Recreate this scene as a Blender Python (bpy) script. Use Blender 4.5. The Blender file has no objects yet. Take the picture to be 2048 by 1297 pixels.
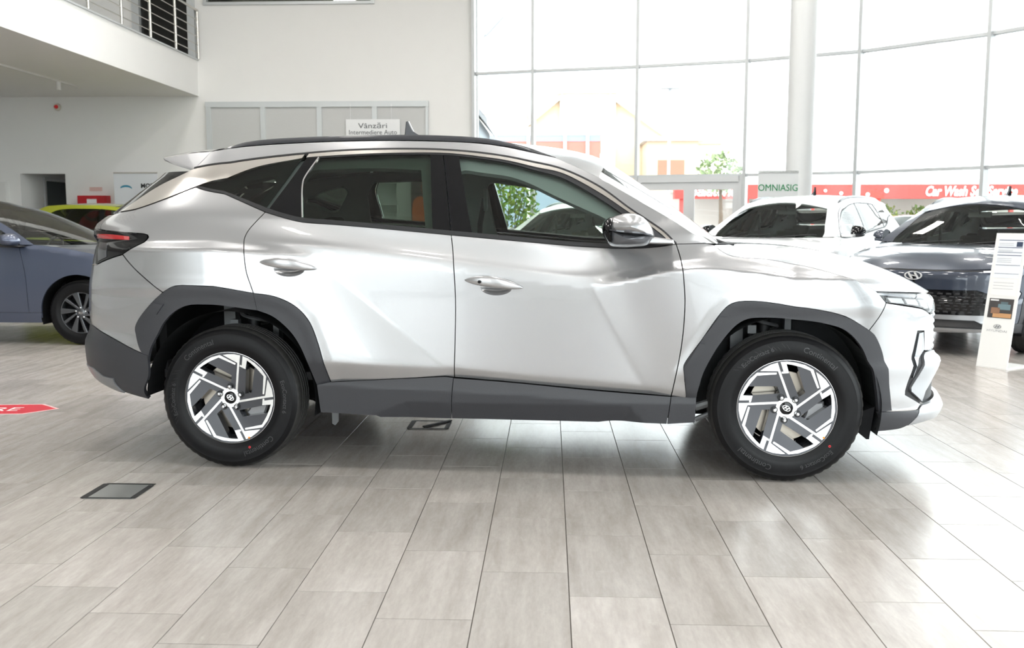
import bpy, bmesh, math, random
import numpy as np
from mathutils import Vector, Matrix
from mathutils.geometry import delaunay_2d_cdt
PI = math.pi
scene = bpy.context.scene
COL = scene.collection
random.seed(7)
RNG = np.random.default_rng(7)

# ------------------------------------------------------------------ camera
cam_d = bpy.data.cameras.new('camera')
cam = bpy.data.objects.new('camera', cam_d)
COL.objects.link(cam)
cam_d.sensor_width = 36.0
cam_d.lens = 36.0 * 1880 / 2048
cam.location = (0, 0, 1.222)
cam.rotation_euler = (math.radians(90 - 6.2984), 0, math.radians(2.301))
cam_d.clip_end = 400
cam_d.dof.use_dof = True
cam_d.dof.focus_distance = 4.6
cam_d.dof.aperture_fstop = 5.0
scene.camera = cam

# ------------------------------------------------------------------ sky, exposure
world = bpy.data.worlds.new('overcast_sky')
scene.world = world
world.use_nodes = True
_n = world.node_tree.nodes
_bg = _n['Background']
_bg.inputs['Color'].default_value = (0.93, 0.97, 1.0, 1)
_bg.inputs['Strength'].default_value = 2.2
scene.view_settings.view_transform = 'Standard'
scene.view_settings.look = 'None'
scene.view_settings.gamma = 1
scene.view_settings.use_curve_mapping = False
scene.view_settings.exposure = 1.6
scene.cycles.max_bounces = 10
scene.cycles.diffuse_bounces = 5
scene.cycles.glossy_bounces = 5
scene.cycles.transmission_bounces = 8
scene.cycles.transparent_max_bounces = 24
scene.cycles.sample_clamp_indirect = 6
scene.cycles.caustics_reflective = False
scene.cycles.caustics_refractive = False
scene.cycles.use_denoising = True
# ------------------------------------------------------------------ materials
MATS = {}
def mat(name, col, rough=.5, metal=0., coat=0., spec=.5, emit=None, estr=0., coat_rough=.03):
    m = bpy.data.materials.new(name); m.use_nodes = True
    b = m.node_tree.nodes['Principled BSDF']
    b.inputs['Base Color'].default_value = (*col, 1)
    b.inputs['Roughness'].default_value = rough
    b.inputs['Metallic'].default_value = metal
    b.inputs['Coat Weight'].default_value = coat
    b.inputs['Coat Roughness'].default_value = coat_rough
    b.inputs['Specular IOR Level'].default_value = spec
    if emit:
        b.inputs['Emission Color'].default_value = (*emit, 1)
        b.inputs['Emission Strength'].default_value = estr
    MATS[name] = m
    return m
def add_noise(m, amount=.06, scale=8., detail=4., stretch=(1, 1, 1), bump=0., rough_amt=0.):
    "breaks a flat colour up with object-space noise, optional fine relief"
    nt = m.node_tree; N = nt.nodes; L = nt.links; b = N['Principled BSDF']
    tc = N.new('ShaderNodeTexCoord'); mp = N.new('ShaderNodeMapping'); mp.inputs['Scale'].default_value = stretch
    nz = N.new('ShaderNodeTexNoise'); nz.inputs['Scale'].default_value = scale; nz.inputs['Detail'].default_value = detail
    L.new(tc.outputs['Object'], mp.inputs['Vector']); L.new(mp.outputs[0], nz.inputs['Vector'])
    col = b.inputs['Base Color'].default_value[:]
    mx = N.new('ShaderNodeMix'); mx.data_type = 'RGBA'
    mx.inputs[6].default_value = tuple(max(0, c * (1 - amount)) for c in col[:3]) + (1,)
    mx.inputs[7].default_value = tuple(min(1, c * (1 + amount)) for c in col[:3]) + (1,)
    L.new(nz.outputs['Fac'], mx.inputs[0]); L.new(mx.outputs[2], b.inputs['Base Color'])
    if bump:
        bp = N.new('ShaderNodeBump'); bp.inputs['Strength'].default_value = bump; bp.inputs['Distance'].default_value = .01
        L.new(nz.outputs['Fac'], bp.inputs['Height']); L.new(bp.outputs[0], b.inputs['Normal'])
    return m
def glass(name, tint, refl=1., rough=0.0):
    "thin pane: tinted see-through plus a Fresnel mirror coat"
    m = bpy.data.materials.new(name); m.use_nodes = True
    nt = m.node_tree; N = nt.nodes; L = nt.links
    for n in list(N): N.remove(n)
    out = N.new('ShaderNodeOutputMaterial'); tr = N.new('ShaderNodeBsdfTransparent'); gl = N.new('ShaderNodeBsdfGlossy')
    tr.inputs[0].default_value = (*tint, 1); gl.inputs['Roughness'].default_value = rough
    gl.inputs['Color'].default_value = (refl, refl, refl, 1)
    fr = N.new('ShaderNodeFresnel'); fr.inputs['IOR'].default_value = 1.5
    mx = N.new('ShaderNodeMixShader')
    L.new(fr.outputs[0], mx.inputs[0]); L.new(tr.outputs[0], mx.inputs[1]); L.new(gl.outputs[0], mx.inputs[2]); L.new(mx.outputs[0], out.inputs[0])
    MATS[name] = m
    return m
silver = mat('silver_paint', (.46, .46, .471), .27, .76, 1., coat_rough=.03)
_b = silver.node_tree.nodes['Principled BSDF']
white_paint = mat('white_paint', (.80, .81, .82), .3, .0, 1.)
dark_paint = mat('dark_blue_grey_paint', (.035, .045, .07), .28, .35, 1.)
blue_paint = mat('steel_blue_paint', (.075, .092, .145), .33, .45, 1.)
lime_paint = mat('lime_paint', (.42, .46, .03), .3, .1, 1.)
grey_paint = mat('grey_paint', (.35, .36, .38), .3, .4, 1.)
clad = add_noise(mat('charcoal_plastic', (.036, .037, .043), .46, 0., 0., .5), .08, 300., 2., bump=.08)
clad_dk = mat('black_plastic', (.012, .012, .014), .55)
gloss_black = mat('gloss_black', (.005, .005, .006), .08, 0., 0., .4)
chrome = mat('satin_chrome', (.82, .78, .74), .2, 1.)
bright = mat('bright_chrome', (.9, .9, .92), .06, 1.)
skid = mat('silver_skid', (.40, .41, .43), .32, .7, .4)
skid_dk = mat('grey_skid', (.22, .225, .24), .42, .4, .3)
rubber = add_noise(mat('tyre_rubber', (.006, .006, .007), .40, 0., 0., .2), .2, 60., 3.)
rubber_tread = mat('tread_rubber', (.022, .021, .02), .62)
letter = mat('raised_rubber', (.035, .035, .038), .3)
alloy_dark = mat('dark_alloy', (.060, .062, .072), .30, .55, .5)
alloy_gloss = mat('gloss_alloy', (.045, .047, .055), .12, .3, 1.)
machined = mat('machined_alloy', (.86, .86, .86), .24, .9)
steel = mat('brake_steel', (.42, .38, .33), .42, .9)
steel2 = mat('bolt_steel', (.62, .62, .64), .2, 1.)
blackvoid = mat('underbody_and_gap_shade_black', (.006, .006, .007), .85, 0., 0., .2)  # black underbody coating, also the painted shade behind the SUV's panel gaps
liner = mat('liner_felt', (.022, .024, .028), .8)
g_clear = glass('green_tint_glass', (.80, .88, .83))
g_wind = glass('windscreen_glass', (.78, .87, .83))
g_dark = glass('privacy_glass', (.33, .39, .34), 1.)
g_quarter = glass('quarter_privacy_glass', (.10, .125, .105), 1.)
g_lamp = glass('lamp_lens', (.93, .94, .96))
lamp_in = mat('lamp_reflector', (.75, .77, .8), .15, .85)
lamp_clear = mat('clear_lamp', (.34, .36, .39), .1, .9, 1.)
led_w = mat('led_white', (.9, .9, .92), .25, .2)
red_lens = mat('red_lens', (.42, .01, .015), .12, 0., 1.)
trim_in = mat('cabin_trim', (.34, .37, .355), .75)
trim_dk = mat('cabin_dark', (.02, .02, .022), .6)
seat_dk = mat('seat_fabric', (.028, .028, .03), .85)
seat_beige = mat('seat_beige', (.45, .40, .31), .7)
orange = mat('orange_paint_mark', (.9, .28, .02), .5)
redmark = mat('red_paint_mark', (.8, .03, .04), .5)

# ------------------------------------------------------------------ scene graph
def tag(o, label=None, cat=None, group=None, kind=None):
    if label: o['label'] = label
    if cat: o['category'] = cat
    if group: o['group'] = group
    if kind: o['kind'] = kind
    return o
def empty(name, loc=(0, 0, 0), rz=0., parent=None, scale=None):
    o = bpy.data.objects.new(name, None); COL.objects.link(o)
    o.location = loc; o.rotation_euler = (0, 0, rz); o.empty_display_size = .1
    if scale: o.scale = scale
    if parent: o.parent = parent
    return o
def mesh(name, V, F, m, parent=None, smooth=False, normals=None, mats=None, mi=None):
    me = bpy.data.meshes.new(name)
    me.from_pydata([tuple(map(float, v)) for v in V], [], [tuple(map(int, f)) for f in F])
    for k in (mats or [m]): me.materials.append(k)
    if mi is not None: me.polygons.foreach_set('material_index', np.asarray(mi, dtype=np.int32))
    if smooth or normals is not None: me.polygons.foreach_set('use_smooth', np.ones(len(F), dtype=bool))
    me.update()
    if normals is not None: me.normals_split_custom_set_from_vertices([tuple(map(float, n)) for n in normals])
    o = bpy.data.objects.new(name, me); COL.objects.link(o)
    if parent: o.parent = parent
    return o
class MB:
    "collects boxes, tubes, lathes and prisms into one mesh"
    def __init__(s): s.V = []; s.F = []; s.M = []
    def add(s, V, F, k=0):
        n = len(s.V); s.V += [tuple(v) for v in V]; s.F += [tuple(i + n for i in f) for f in F]; s.M += [k] * len(F); return s
    def box(s, a, b, k=0, rz=0., c=None):
        (x0, y0, z0), (x1, y1, z1) = a, b
        V = [(x, y, z) for z in (z0, z1) for y in (y0, y1) for x in (x0, x1)]
        if rz:
            cx, cy = c or ((x0 + x1) / 2, (y0 + y1) / 2); co, si = math.cos(rz), math.sin(rz)
            V = [(cx + (x - cx) * co - (y - cy) * si, cy + (x - cx) * si + (y - cy) * co, z) for x, y, z in V]
        return s.add(V, [(0, 2, 3, 1), (4, 5, 7, 6), (0, 1, 5, 4), (2, 6, 7, 3), (0, 4, 6, 2), (1, 3, 7, 5)], k)
    def tube(s, pts, r, n=8, k=0, caps=True):
        pts = [Vector(p) for p in pts]; R = r if hasattr(r, '__len__') else [r] * len(pts)
        V = []; up = None
        for i, p in enumerate(pts):
            d = (pts[min(i + 1, len(pts) - 1)] - pts[max(i - 1, 0)]).normalized()
            if up is None: up = Vector((0, 0, 1)) if abs(d.z) < .9 else Vector((1, 0, 0))
            a = d.cross(up).normalized(); b = a.cross(d).normalized(); up = b
            V += [tuple(p + (a * math.cos(t) + b * math.sin(t)) * R[i]) for t in [2 * PI * j / n for j in range(n)]]
        F = [(i * n + j, i * n + (j + 1) % n, (i + 1) * n + (j + 1) % n, (i + 1) * n + j) for i in range(len(pts) - 1) for j in range(n)]
        if caps: F += [tuple(range(n))[::-1], tuple(range((len(pts) - 1) * n, len(pts) * n))]
        return s.add(V, F, k)
    def lathe(s, prof, n=48, k=0, axis='y', c=(0, 0, 0), a0=0., a1=2 * PI):
        "prof: (radius, along-axis) pairs; axis y runs across the car"
        full = abs(a1 - a0 - 2 * PI) < 1e-6; m = n if full else n + 1
        V = []
        for r, h in prof:
            for j in range(m):
                t = a0 + (a1 - a0) * j / n; u, v = r * math.cos(t), r * math.sin(t)
                V.append((c[0] + u, c[1] + h, c[2] + v) if axis == 'y' else ((c[0] + u, c[1] + v, c[2] + h) if axis == 'z' else (c[0] + h, c[1] + u, c[2] + v)))
        F = [(i * m + j, (i + 1) * m + j, (i + 1) * m + (j + 1) % m, i * m + (j + 1) % m) for i in range(len(prof) - 1) for j in range(n)]
        return s.add(V, F, k)
    def prism(s, poly, y0, y1, k=0, bevel=0.):
        "poly in (x, z) extruded along y (y0 is the outer face)"
        n = len(poly)
        if bevel:
            P = np.array(poly); Q = offset_poly(P, bevel)
            sg = 1 if y1 > y0 else -1
            V = [(x, y0, z) for x, z in Q] + [(x, y0 + sg * bevel, z) for x, z in P] + [(x, y1, z) for x, z in P]
            F = [tuple(range(n))] + [(i, n + i, n + (i + 1) % n, (i + 1) % n) for i in range(n)] + [(n + i, 2 * n + i, 2 * n + (i + 1) % n, n + (i + 1) % n) for i in range(n)]
            return s.add(V, F, k)
        V = [(x, y0, z) for x, z in poly] + [(x, y1, z) for x, z in poly]
        F = [tuple(range(n)), tuple(range(n, 2 * n))[::-1]] + [(i, n + i, n + (i + 1) % n, (i + 1) % n) for i in range(n)]
        return s.add(V, F, k)
    def obj(s, name, m, parent=None, smooth=False, mats=None, fix=True, mirror=False, angle=None):
        V = s.V; F = s.F; M = s.M
        if mirror:
            n = len(V); V = V + [(x, -y, z) for x, y, z in V]; F = F + [tuple(i + n for i in f[::-1]) for f in F]; M = M + M
        o = mesh(name, V, F, m, parent, smooth, mats=mats, mi=M if mats else None)
        if fix:
            bm = bmesh.new(); bm.from_mesh(o.data); bmesh.ops.recalc_face_normals(bm, faces=bm.faces); bm.to_mesh(o.data); bm.free()
        if angle is not None:
            o.data.polygons.foreach_set('use_smooth', np.ones(len(o.data.polygons), dtype=bool))
            sharp_edges(o.data, angle)
        return o
def sharp_edges(me, deg):
    bm = bmesh.new(); bm.from_mesh(me)
    for e in bm.edges:
        if len(e.link_faces) == 2 and e.calc_face_angle(0) > math.radians(deg): e.smooth = False
    bm.to_mesh(me); bm.free()
def offset_poly(P, d):
    "moves a closed polyline inwards by d"
    P = np.asarray(P, float); A = np.roll(P, 1, 0); B = np.roll(P, -1, 0)
    area = .5 * np.sum(P[:, 0] * B[:, 1] - B[:, 0] * P[:, 1]); sg = 1 if area > 0 else -1
    e1 = P - A; e2 = B - P
    e1 /= np.maximum(np.linalg.norm(e1, axis=1), 1e-9)[:, None]; e2 /= np.maximum(np.linalg.norm(e2, axis=1), 1e-9)[:, None]
    n1 = np.stack([-e1[:, 1], e1[:, 0]], 1) * sg; n2 = np.stack([-e2[:, 1], e2[:, 0]], 1) * sg
    n = n1 + n2; L = np.maximum(np.sum(n * n, 1) / 2, .35)
    return P + n / L[:, None] * d
def cat_rom(P, step):
    P = np.asarray(P, float)
    if len(P) == 2:
        k = max(1, int(math.ceil(np.linalg.norm(P[1] - P[0]) / step)))
        return P[0] + (P[1] - P[0]) * np.linspace(0, 1, k + 1)[:, None]
    Q = np.vstack([2 * P[0] - P[1], P, 2 * P[-1] - P[-2]]); out = []
    for i in range(1, len(Q) - 2):
        p0, p1, p2, p3 = Q[i - 1:i + 3]
        d = [max(np.linalg.norm(b - a), 1e-6) ** .5 for a, b in ((p0, p1), (p1, p2), (p2, p3))]
        m1 = (p1 - p0) / d[0] - (p2 - p0) / (d[0] + d[1]) + (p2 - p1) / d[1]
        m2 = (p2 - p1) / d[1] - (p3 - p1) / (d[1] + d[2]) + (p3 - p2) / d[2]
        m1 = m1 * d[1]; m2 = m2 * d[1]
        k = max(1, int(math.ceil(np.linalg.norm(p2 - p1) / step))); t = (np.arange(k) / k)[:, None]
        out.append(p1 * (1 + 2 * t) * (1 - t) ** 2 + p2 * t * t * (3 - 2 * t) + m1 * t * (1 - t) ** 2 + m2 * t * t * (t - 1))
    return np.vstack(out + [P[-1:]])
def outline(chains, step):
    out = []
    for ch in chains:
        out.append(cat_rom(ch, step)[:-1])
    P = np.vstack(out)
    keep = np.linalg.norm(P - np.roll(P, 1, 0), axis=1) > step * .12
    return P[keep]
def inside(P, X):
    r = np.zeros(len(X), bool); Q = np.roll(P, -1, 0)
    for (a, b), (c, d) in zip(P, Q):
        if b == d: continue
        r ^= ((b > X[:, 1]) != (d > X[:, 1])) & (X[:, 0] < (c - a) * (X[:, 1] - b) / (d - b) + a)
    return r
def near(P, X, r):
    ok = np.ones(len(X), bool); Q = np.roll(P, -1, 0)
    for p, q in zip(P, Q):
        u = q - p; t = np.clip(((X - p) @ u) / max(u @ u, 1e-12), 0, 1)
        ok &= np.linalg.norm(X - p - t[:, None] * u, axis=1) > r
    return ok
def fill(loops, res, extra=None):
    "triangulates a polygon with holes; returns points, triangles and the loops' vertex indices"
    P = loops[0]
    lo, hi = P.min(0), P.max(0)
    gx = np.arange(lo[0], hi[0], res); gy = np.arange(lo[1], hi[1], res * .87)
    G = np.stack(np.meshgrid(gx, gy), -1).astype(float); G[1::2, :, 0] += res * .5
    G = G.reshape(-1, 2)
    if extra is not None:
        m = (extra[:, 0] > lo[0]) & (extra[:, 0] < hi[0]) & (extra[:, 1] > lo[1]) & (extra[:, 1] < hi[1]); X = extra[m]
        if len(X) and len(G):
            cell = set(map(tuple, np.floor(X / res).astype(int)))
            k = np.array([tuple(c) not in cell for c in np.floor(G / res).astype(int)], bool); G = np.vstack([G[k], X])
    if len(G):
        k = inside(P, G)
        for h in loops[1:]: k &= ~inside(h, G)
        G = G[k]
        for h in loops:
            if len(G): G = G[near(h, G, res * .45)]
    pts = [Vector(map(float, p)) for h in loops for p in h] + [Vector(map(float, p)) for p in G]
    E = []; o = 0
    for h in loops:
        n = len(h); E += [(o + i, o + (i + 1) % n) for i in range(n)]; o += n
    v, e, f, ov, oe, of = delaunay_2d_cdt(pts, E, [], 0, 1e-7)
    V = np.array([tuple(p) for p in v]); T = np.array([t for t in f if len(t) == 3])
    C = V[T].mean(1); k = inside(P, C)
    for h in loops[1:]: k &= ~inside(h, C)
    T = T[k]
    idx = {}
    for i, src in enumerate(ov):
        for s_ in src: idx[s_] = i
    L = []; o = 0
    for h in loops:
        L.append([idx[o + i] for i in range(len(h)) if o + i in idx]); o += len(h)
    return V, T, L
# ------------------------------------------------------------------ the SUV's body surface (metres, x forward, near side at -y, wheels at x = +-1.34)
def curve(kn):
    kn=np.array(kn,float);X,Y=kn[:,0],kn[:,1]
    h=np.diff(X);d=np.diff(Y)/h
    m=np.zeros(len(X));m[0]=d[0];m[-1]=d[-1]
    for i in range(1,len(X)-1):
        if d[i-1]*d[i]<=0: m[i]=0
        else:
            a,b=2*h[i]+h[i-1],h[i]+2*h[i-1];m[i]=(a+b)/(a/d[i-1]+b/d[i])
    def f(x):
        x=np.clip(np.asarray(x,float),X[0],X[-1]);i=np.clip(np.searchsorted(X,x)-1,0,len(h)-1)
        t=(x-X[i])/h[i];hh=h[i]
        return Y[i]*(1+2*t)*(1-t)**2+Y[i+1]*t*t*(3-2*t)+hh*(m[i]*t*(1-t)**2+m[i+1]*t*t*(t-1))
    return f
def sstep(a,b,x):
    t=np.clip((np.asarray(x,float)-a)/(b-a),0,1);return t*t*(3-2*t)
def softp(d,k): # smooth max(0,d)
    return .5*(d+np.sqrt(d*d+k*k))
zc1=curve([(-2.4,1.19),(-1.73,1.154),(-1.24,1.124),(-.72,1.087),(-.22,1.03),(.1,.988),(.40,.958),(.60,.993),(.84,1.045),(.95,1.052),(1.15,1.037),(1.44,.991),(1.73,.922),(2.1,.83)])
zc2=curve([(-2.2,.60),(-.85,.540),(-.36,.516),(-.22,.511),(.05,.488),(.63,.444),(.88,.42),(2.2,.36)])
_T=np.linspace(0,.75,301)
_S=curve([(0,.45),(.04,.24),(.10,.17),(.13,.30),(.16,.42),(.3,.50),(.55,.64),(.75,.8)])(_T)
_L=np.concatenate([[0],np.cumsum((_S[1:]+_S[:-1])/2*np.diff(_T))])
def lean(t): return np.interp(t,_T,_L)
ARCH_F=[(.866,.516),(.945,.669),(1.024,.788),(1.067,.833),(1.103,.847),(1.176,.851),(1.293,.839),(1.439,.818),(1.584,.786),(1.658,.746),(1.717,.702),(1.756,.62),(1.79,.508),(1.808,.354)]
ARCH_R=[(-1.778,.568),(-1.812,.696),(-1.719,.818),(-1.649,.882),(-1.599,.902),(-1.516,.905),(-1.369,.896),(-1.207,.87),(-1.102,.855),(-1.006,.812),(-.935,.742),(-.889,.632),(-.829,.442)]
def pdist(x,z,L):
    d=np.full(np.broadcast(x,z).shape,9.)
    for (a,b),(c,e) in zip(L[:-1],L[1:]):
        ux,uz=c-a,e-b;t=np.clip(((x-a)*ux+(z-b)*uz)/(ux*ux+uz*uz),0,1)
        d=np.minimum(d,np.hypot(x-a-t*ux,z-b-t*uz))
    return d
X0F,NF,X0R,NR=1.35,2.6,-1.40,3.2
xf_=curve([(.10,1.8),(.17,1.93),(.203,2.136),(.228,2.186),(.278,2.235),(.304,2.243),(.348,2.215),(.455,2.213),(.537,2.223),(.585,2.192),(.6,2.193),(.72,2.19),(.77,2.19),(.835,2.175),(.865,2.15),(.92,2.08),(1.0,1.95),(1.1,1.8),(1.3,1.7)])
xr_=curve([(.20,-1.85),(.30,-1.97),(.34,-2.138),(.42,-2.29),(.5,-2.324),(.58,-2.325),(.675,-2.286),(.754,-2.293),(.859,-2.287),(.95,-2.273),(1.017,-2.257),(1.11,-2.235),(1.15,-2.272),(1.185,-2.268),(1.272,-2.15),(1.40,-1.98),(1.449,-1.91),(1.55,-1.82),(1.7,-1.78)])
def base(x,z):
    x=np.asarray(x,float);z=np.asarray(z,float);x,z=np.broadcast_arrays(x,z)
    t=z-zc1(x);up=softp(t,.009)-.0001;dn=softp(-t,.009)
    k=1+3.5*sstep(.85,1.15,x)*(1-sstep(.05,.12,t))
    w=.882-lean(up)*k
    w=w-.05*sstep(.0,1.,x)*np.clip(up/.2,0,1)-.07*sstep(-.5,-1.7,x)*np.clip(up/.3,0,1)
    w=w+.15*np.where(dn<.045,dn,.045+.004*(1-np.exp(-(dn-.045)/.02)))
    low=sstep(0,.06,dn)
    # flares towards the wheel arches, bounded by the two diagonal door creases
    a=np.array([-.87,1.021]);b=np.array([-.278,.521]);u=(b-a)/np.hypot(*(b-a))
    d1=-((x-a[0])*(-u[1])+(z-a[1])*u[0])
    f1=.17*softp(d1,.010);f1=.046*np.tanh(f1/.046)
    a=np.array([.40,.964]);b=np.array([.686,.44]);u=(b-a)/np.hypot(*(b-a))
    d2=((x-a[0])*(-u[1])+(z-a[1])*u[0])
    f2=.16*softp(d2,.010);f2=.046*np.tanh(f2/.046)
    w=w+low*(f1+f2)
    win=sstep(-1.1,-.8,x)*(1-sstep(.85,1.05,x))
    tuck=softp(zc2(x)-z,.012)
    w=w-np.minimum(tuck,.25)*(.12+.33*win)
    w=w+.005*(1-sstep(.0,.06,pdist(x,z,ARCH_F)))*low+.005*(1-sstep(.0,.06,pdist(x,z,ARCH_R)))*low
    return w
def w_(x,z):
    x=np.asarray(x,float);z=np.asarray(z,float)
    b=base(np.clip(x,X0R,X0F),z)
    e=np.clip((x-X0F)/(xf_(z)-X0F),0,1);r=np.clip((X0R-x)/(X0R-xr_(z)),0,1)
    return b*(1-e**NF)**(1/NF)*(1-r**NR)**(1/NR)
LF,LR=1.1,1.1
def U_of(x,z):
    x=np.asarray(x,float)
    e=np.clip((x-X0F)/(xf_(z)-X0F),0,1);r=np.clip((X0R-x)/(X0R-xr_(z)),0,1)
    return np.where(x>X0F,X0F+LF*np.arcsin(e**(NF/2))*2/np.pi,np.where(x<X0R,X0R-LR*np.arcsin(r**(NR/2))*2/np.pi,x))
def surf(U,z):
    "(x, half width) of the body side at developed length U and height z"
    U=np.asarray(U,float);z=np.asarray(z,float)
    q=np.clip((U-X0F)/LF,0,1)*np.pi/2;p=np.clip((X0R-U)/LR,0,1)*np.pi/2
    x=np.clip(U,X0R,X0F);b=base(x,z)
    x=x+(xf_(z)-X0F)*np.sin(q)**(2/NF)-(X0R-xr_(z))*np.sin(p)**(2/NR)
    return x,b*np.cos(q)**(2/NF)*np.cos(p)**(2/NR)
zcl = curve([(-.95,.432),(-.45,.412),(-.2,.405),(.05,.395),(.63,.366),(.95,.366)])
def clad_surf(U, z):
    "sill cladding: a shallow ridge with a tucked-in middle below it"
    x = np.asarray(U, float); z = np.asarray(z, float); d = z - zcl(x)
    w = .908 - .33 * softp(d, .004) - .10 * softp(-d, .004)
    da = (x + .66) * .37 - (z - .265) * .93; db = (.69 - x) * .74 - (z - .265) * .68
    m = np.minimum(np.minimum(da, db), .345 - z)
    return x, w - .38 * softp(m, .004)
def pts3(U, z, sf, off=0., S=None):
    h = 1e-3; U = np.asarray(U, float); z = np.asarray(z, float)
    def P(u, v):
        x, w = sf(u, v); return np.stack([x, -w, np.broadcast_to(v, x.shape)], -1)
    u0, u1 = (U - h, U + h)
    S = S or SUV
    if sf is S.surf:
        u0 = np.clip(u0, S.rc, None); u1 = np.clip(u1, None, S.fc)
    n = np.cross(P(u1, z) - P(u0, z), P(U, z + h) - P(U, z - h))
    l = np.linalg.norm(n, axis=-1, keepdims=True); n = n / np.maximum(l, 1e-12)
    off = np.asarray(off, float)
    return P(U, z) + n * (off[..., None] if off.ndim else off), n
FC, RC = 9., -9.   # centre line of the nose / of the tail
class Body:
    "a body surface: developed length <-> x, nose and tail centre lines"
    def __init__(s, surf_, u_of, fc, rc, w): s.surf = surf_; s.u_of = u_of; s.fc = fc; s.rc = rc; s.w = w
SUV = Body(surf, U_of, X0F + LF, X0R - LR, w_)
def to_u(ch, S=None):
    S = S or SUV
    return [(S.fc if x == FC else S.rc if x == RC else float(S.u_of(x, z)), z) for x, z in ch]
_FEAT = {}
def features(res):
    "rows of points along the body creases, so that the mesh follows them"
    if res in _FEAT: return _FEAT[res]
    xs = np.arange(-2.0, 1.9, res * .8); out = []
    for f, lo, hi in ((zc1, -2.0, 1.9), (zc2, -1.0, 1.0)):
        x = xs[(xs > lo) & (xs < hi)]
        for k, d in enumerate((-.018, -.009, 0, .009, .018)): out.append(np.stack([x + (res * .4 if k % 2 else 0), f(x) + d], 1))
    for a, b in (((-.87, 1.021), (-.278, .521)), ((.40, .94), (.686, .44))):
        a = np.array(a); b = np.array(b); u = (b - a) / np.linalg.norm(b - a); n = np.array([-u[1], u[0]]); k = int(np.linalg.norm(b - a) / (res * .8))
        for d in (-.016, 0, .016): out.append(a + (b - a) * np.linspace(0, 1, k)[:, None] + n * d)
    P = np.vstack(out); P[:, 0] = U_of(P[:, 0], P[:, 1])
    # thin out where rows cross
    keep = []; cells = {}
    for p in P:
        c = (int(p[0] / .007), int(p[1] / .007))
        if c in cells: continue
        cells[c] = 1; keep.append(p)
    _FEAT[res] = np.array(keep); return _FEAT[res]
def panel(name, chains, m, parent, off=0., gap=.0022, thick=.02, res=.03, step=None, holes=(), sf=None, sides='nf', dome=0., S=None):
    "a body panel cut out of the surface, with a turned-in edge; sides: n near, f far, b both in one mesh"
    S = S or SUV; sf = sf or S.surf
    step = step or min(res, .02)
    P = outline([to_u(c, S) for c in chains], step)
    if gap: P = offset_poly(P, gap)
    H = [offset_poly(outline([to_u(c, S) for c in h], step), -.0005) for h in holes]
    V, T, L = fill([P] + H, res, features(res) if S is SUV and sf is S.surf and res < .024 else None)
    of = off
    if dome:
        d = np.full(len(V), 9.)
        for p, q in zip(P, np.roll(P, -1, 0)):
            u = q - p; t = np.clip(((V - p) @ u) / max(u @ u, 1e-12), 0, 1); d = np.minimum(d, np.linalg.norm(V - p - t[:, None] * u, axis=1))
        of = off - dome * np.exp(-d / (dome * 1.5))
    X, Nn = pts3(V[:, 0], V[:, 1], sf, of, S)
    VV = [X]; NN = [Nn]; FF = [T]; base_i = len(X)
    # triangle winding follows the outward normal
    a = X[T[:, 0]]; n = np.cross(X[T[:, 1]] - a, X[T[:, 2]] - a)
    fl = np.sum(n * Nn[T[:, 0]], 1) < 0; T[fl] = T[fl][:, ::-1]
    for lp in L:
        A = X[lp]; nn = Nn[lp]; B = A - nn * thick
        tg = np.roll(A, -1, 0) - np.roll(A, 1, 0); en = np.cross(tg, nn); en /= np.maximum(np.linalg.norm(en, axis=1), 1e-9)[:, None]
        k = len(lp); i = np.arange(k); j = (i + 1) % k
        VV += [A, B]; NN += [en, en]
        q = np.stack([base_i + i, base_i + k + i, base_i + k + j, base_i + j], 1)
        FF.append(np.concatenate([q[:, [0, 1, 2]], q[:, [0, 2, 3]]])); base_i += 2 * k
    V3 = np.vstack(VV); N3 = np.vstack(NN); F3 = np.vstack(FF)
    # make every rim face agree with its normal
    a = V3[F3[:, 0]]; n = np.cross(V3[F3[:, 1]] - a, V3[F3[:, 2]] - a)
    rim = np.arange(len(F3)) >= len(T)
    out = np.sum(n * N3[F3[:, 0]], 1) < 0
    N3[len(X):] *= -1 if np.sum(out & rim) > np.sum(~out & rim) else 1
    Vm = V3 * [1, -1, 1]; Nm = N3 * [1, -1, 1]; Fm = F3[:, ::-1]
    r = []
    if 'n' in sides: r.append(mesh(name, V3, F3, m, parent, normals=N3))
    if 'f' in sides: r.append(mesh(name, Vm, Fm, m, parent, normals=Nm))
    if 'b' in sides: r.append(mesh(name, np.vstack([V3, Vm]), np.vstack([F3, Fm + len(V3)]), m, parent, normals=np.vstack([N3, Nm])))
    return r
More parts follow.
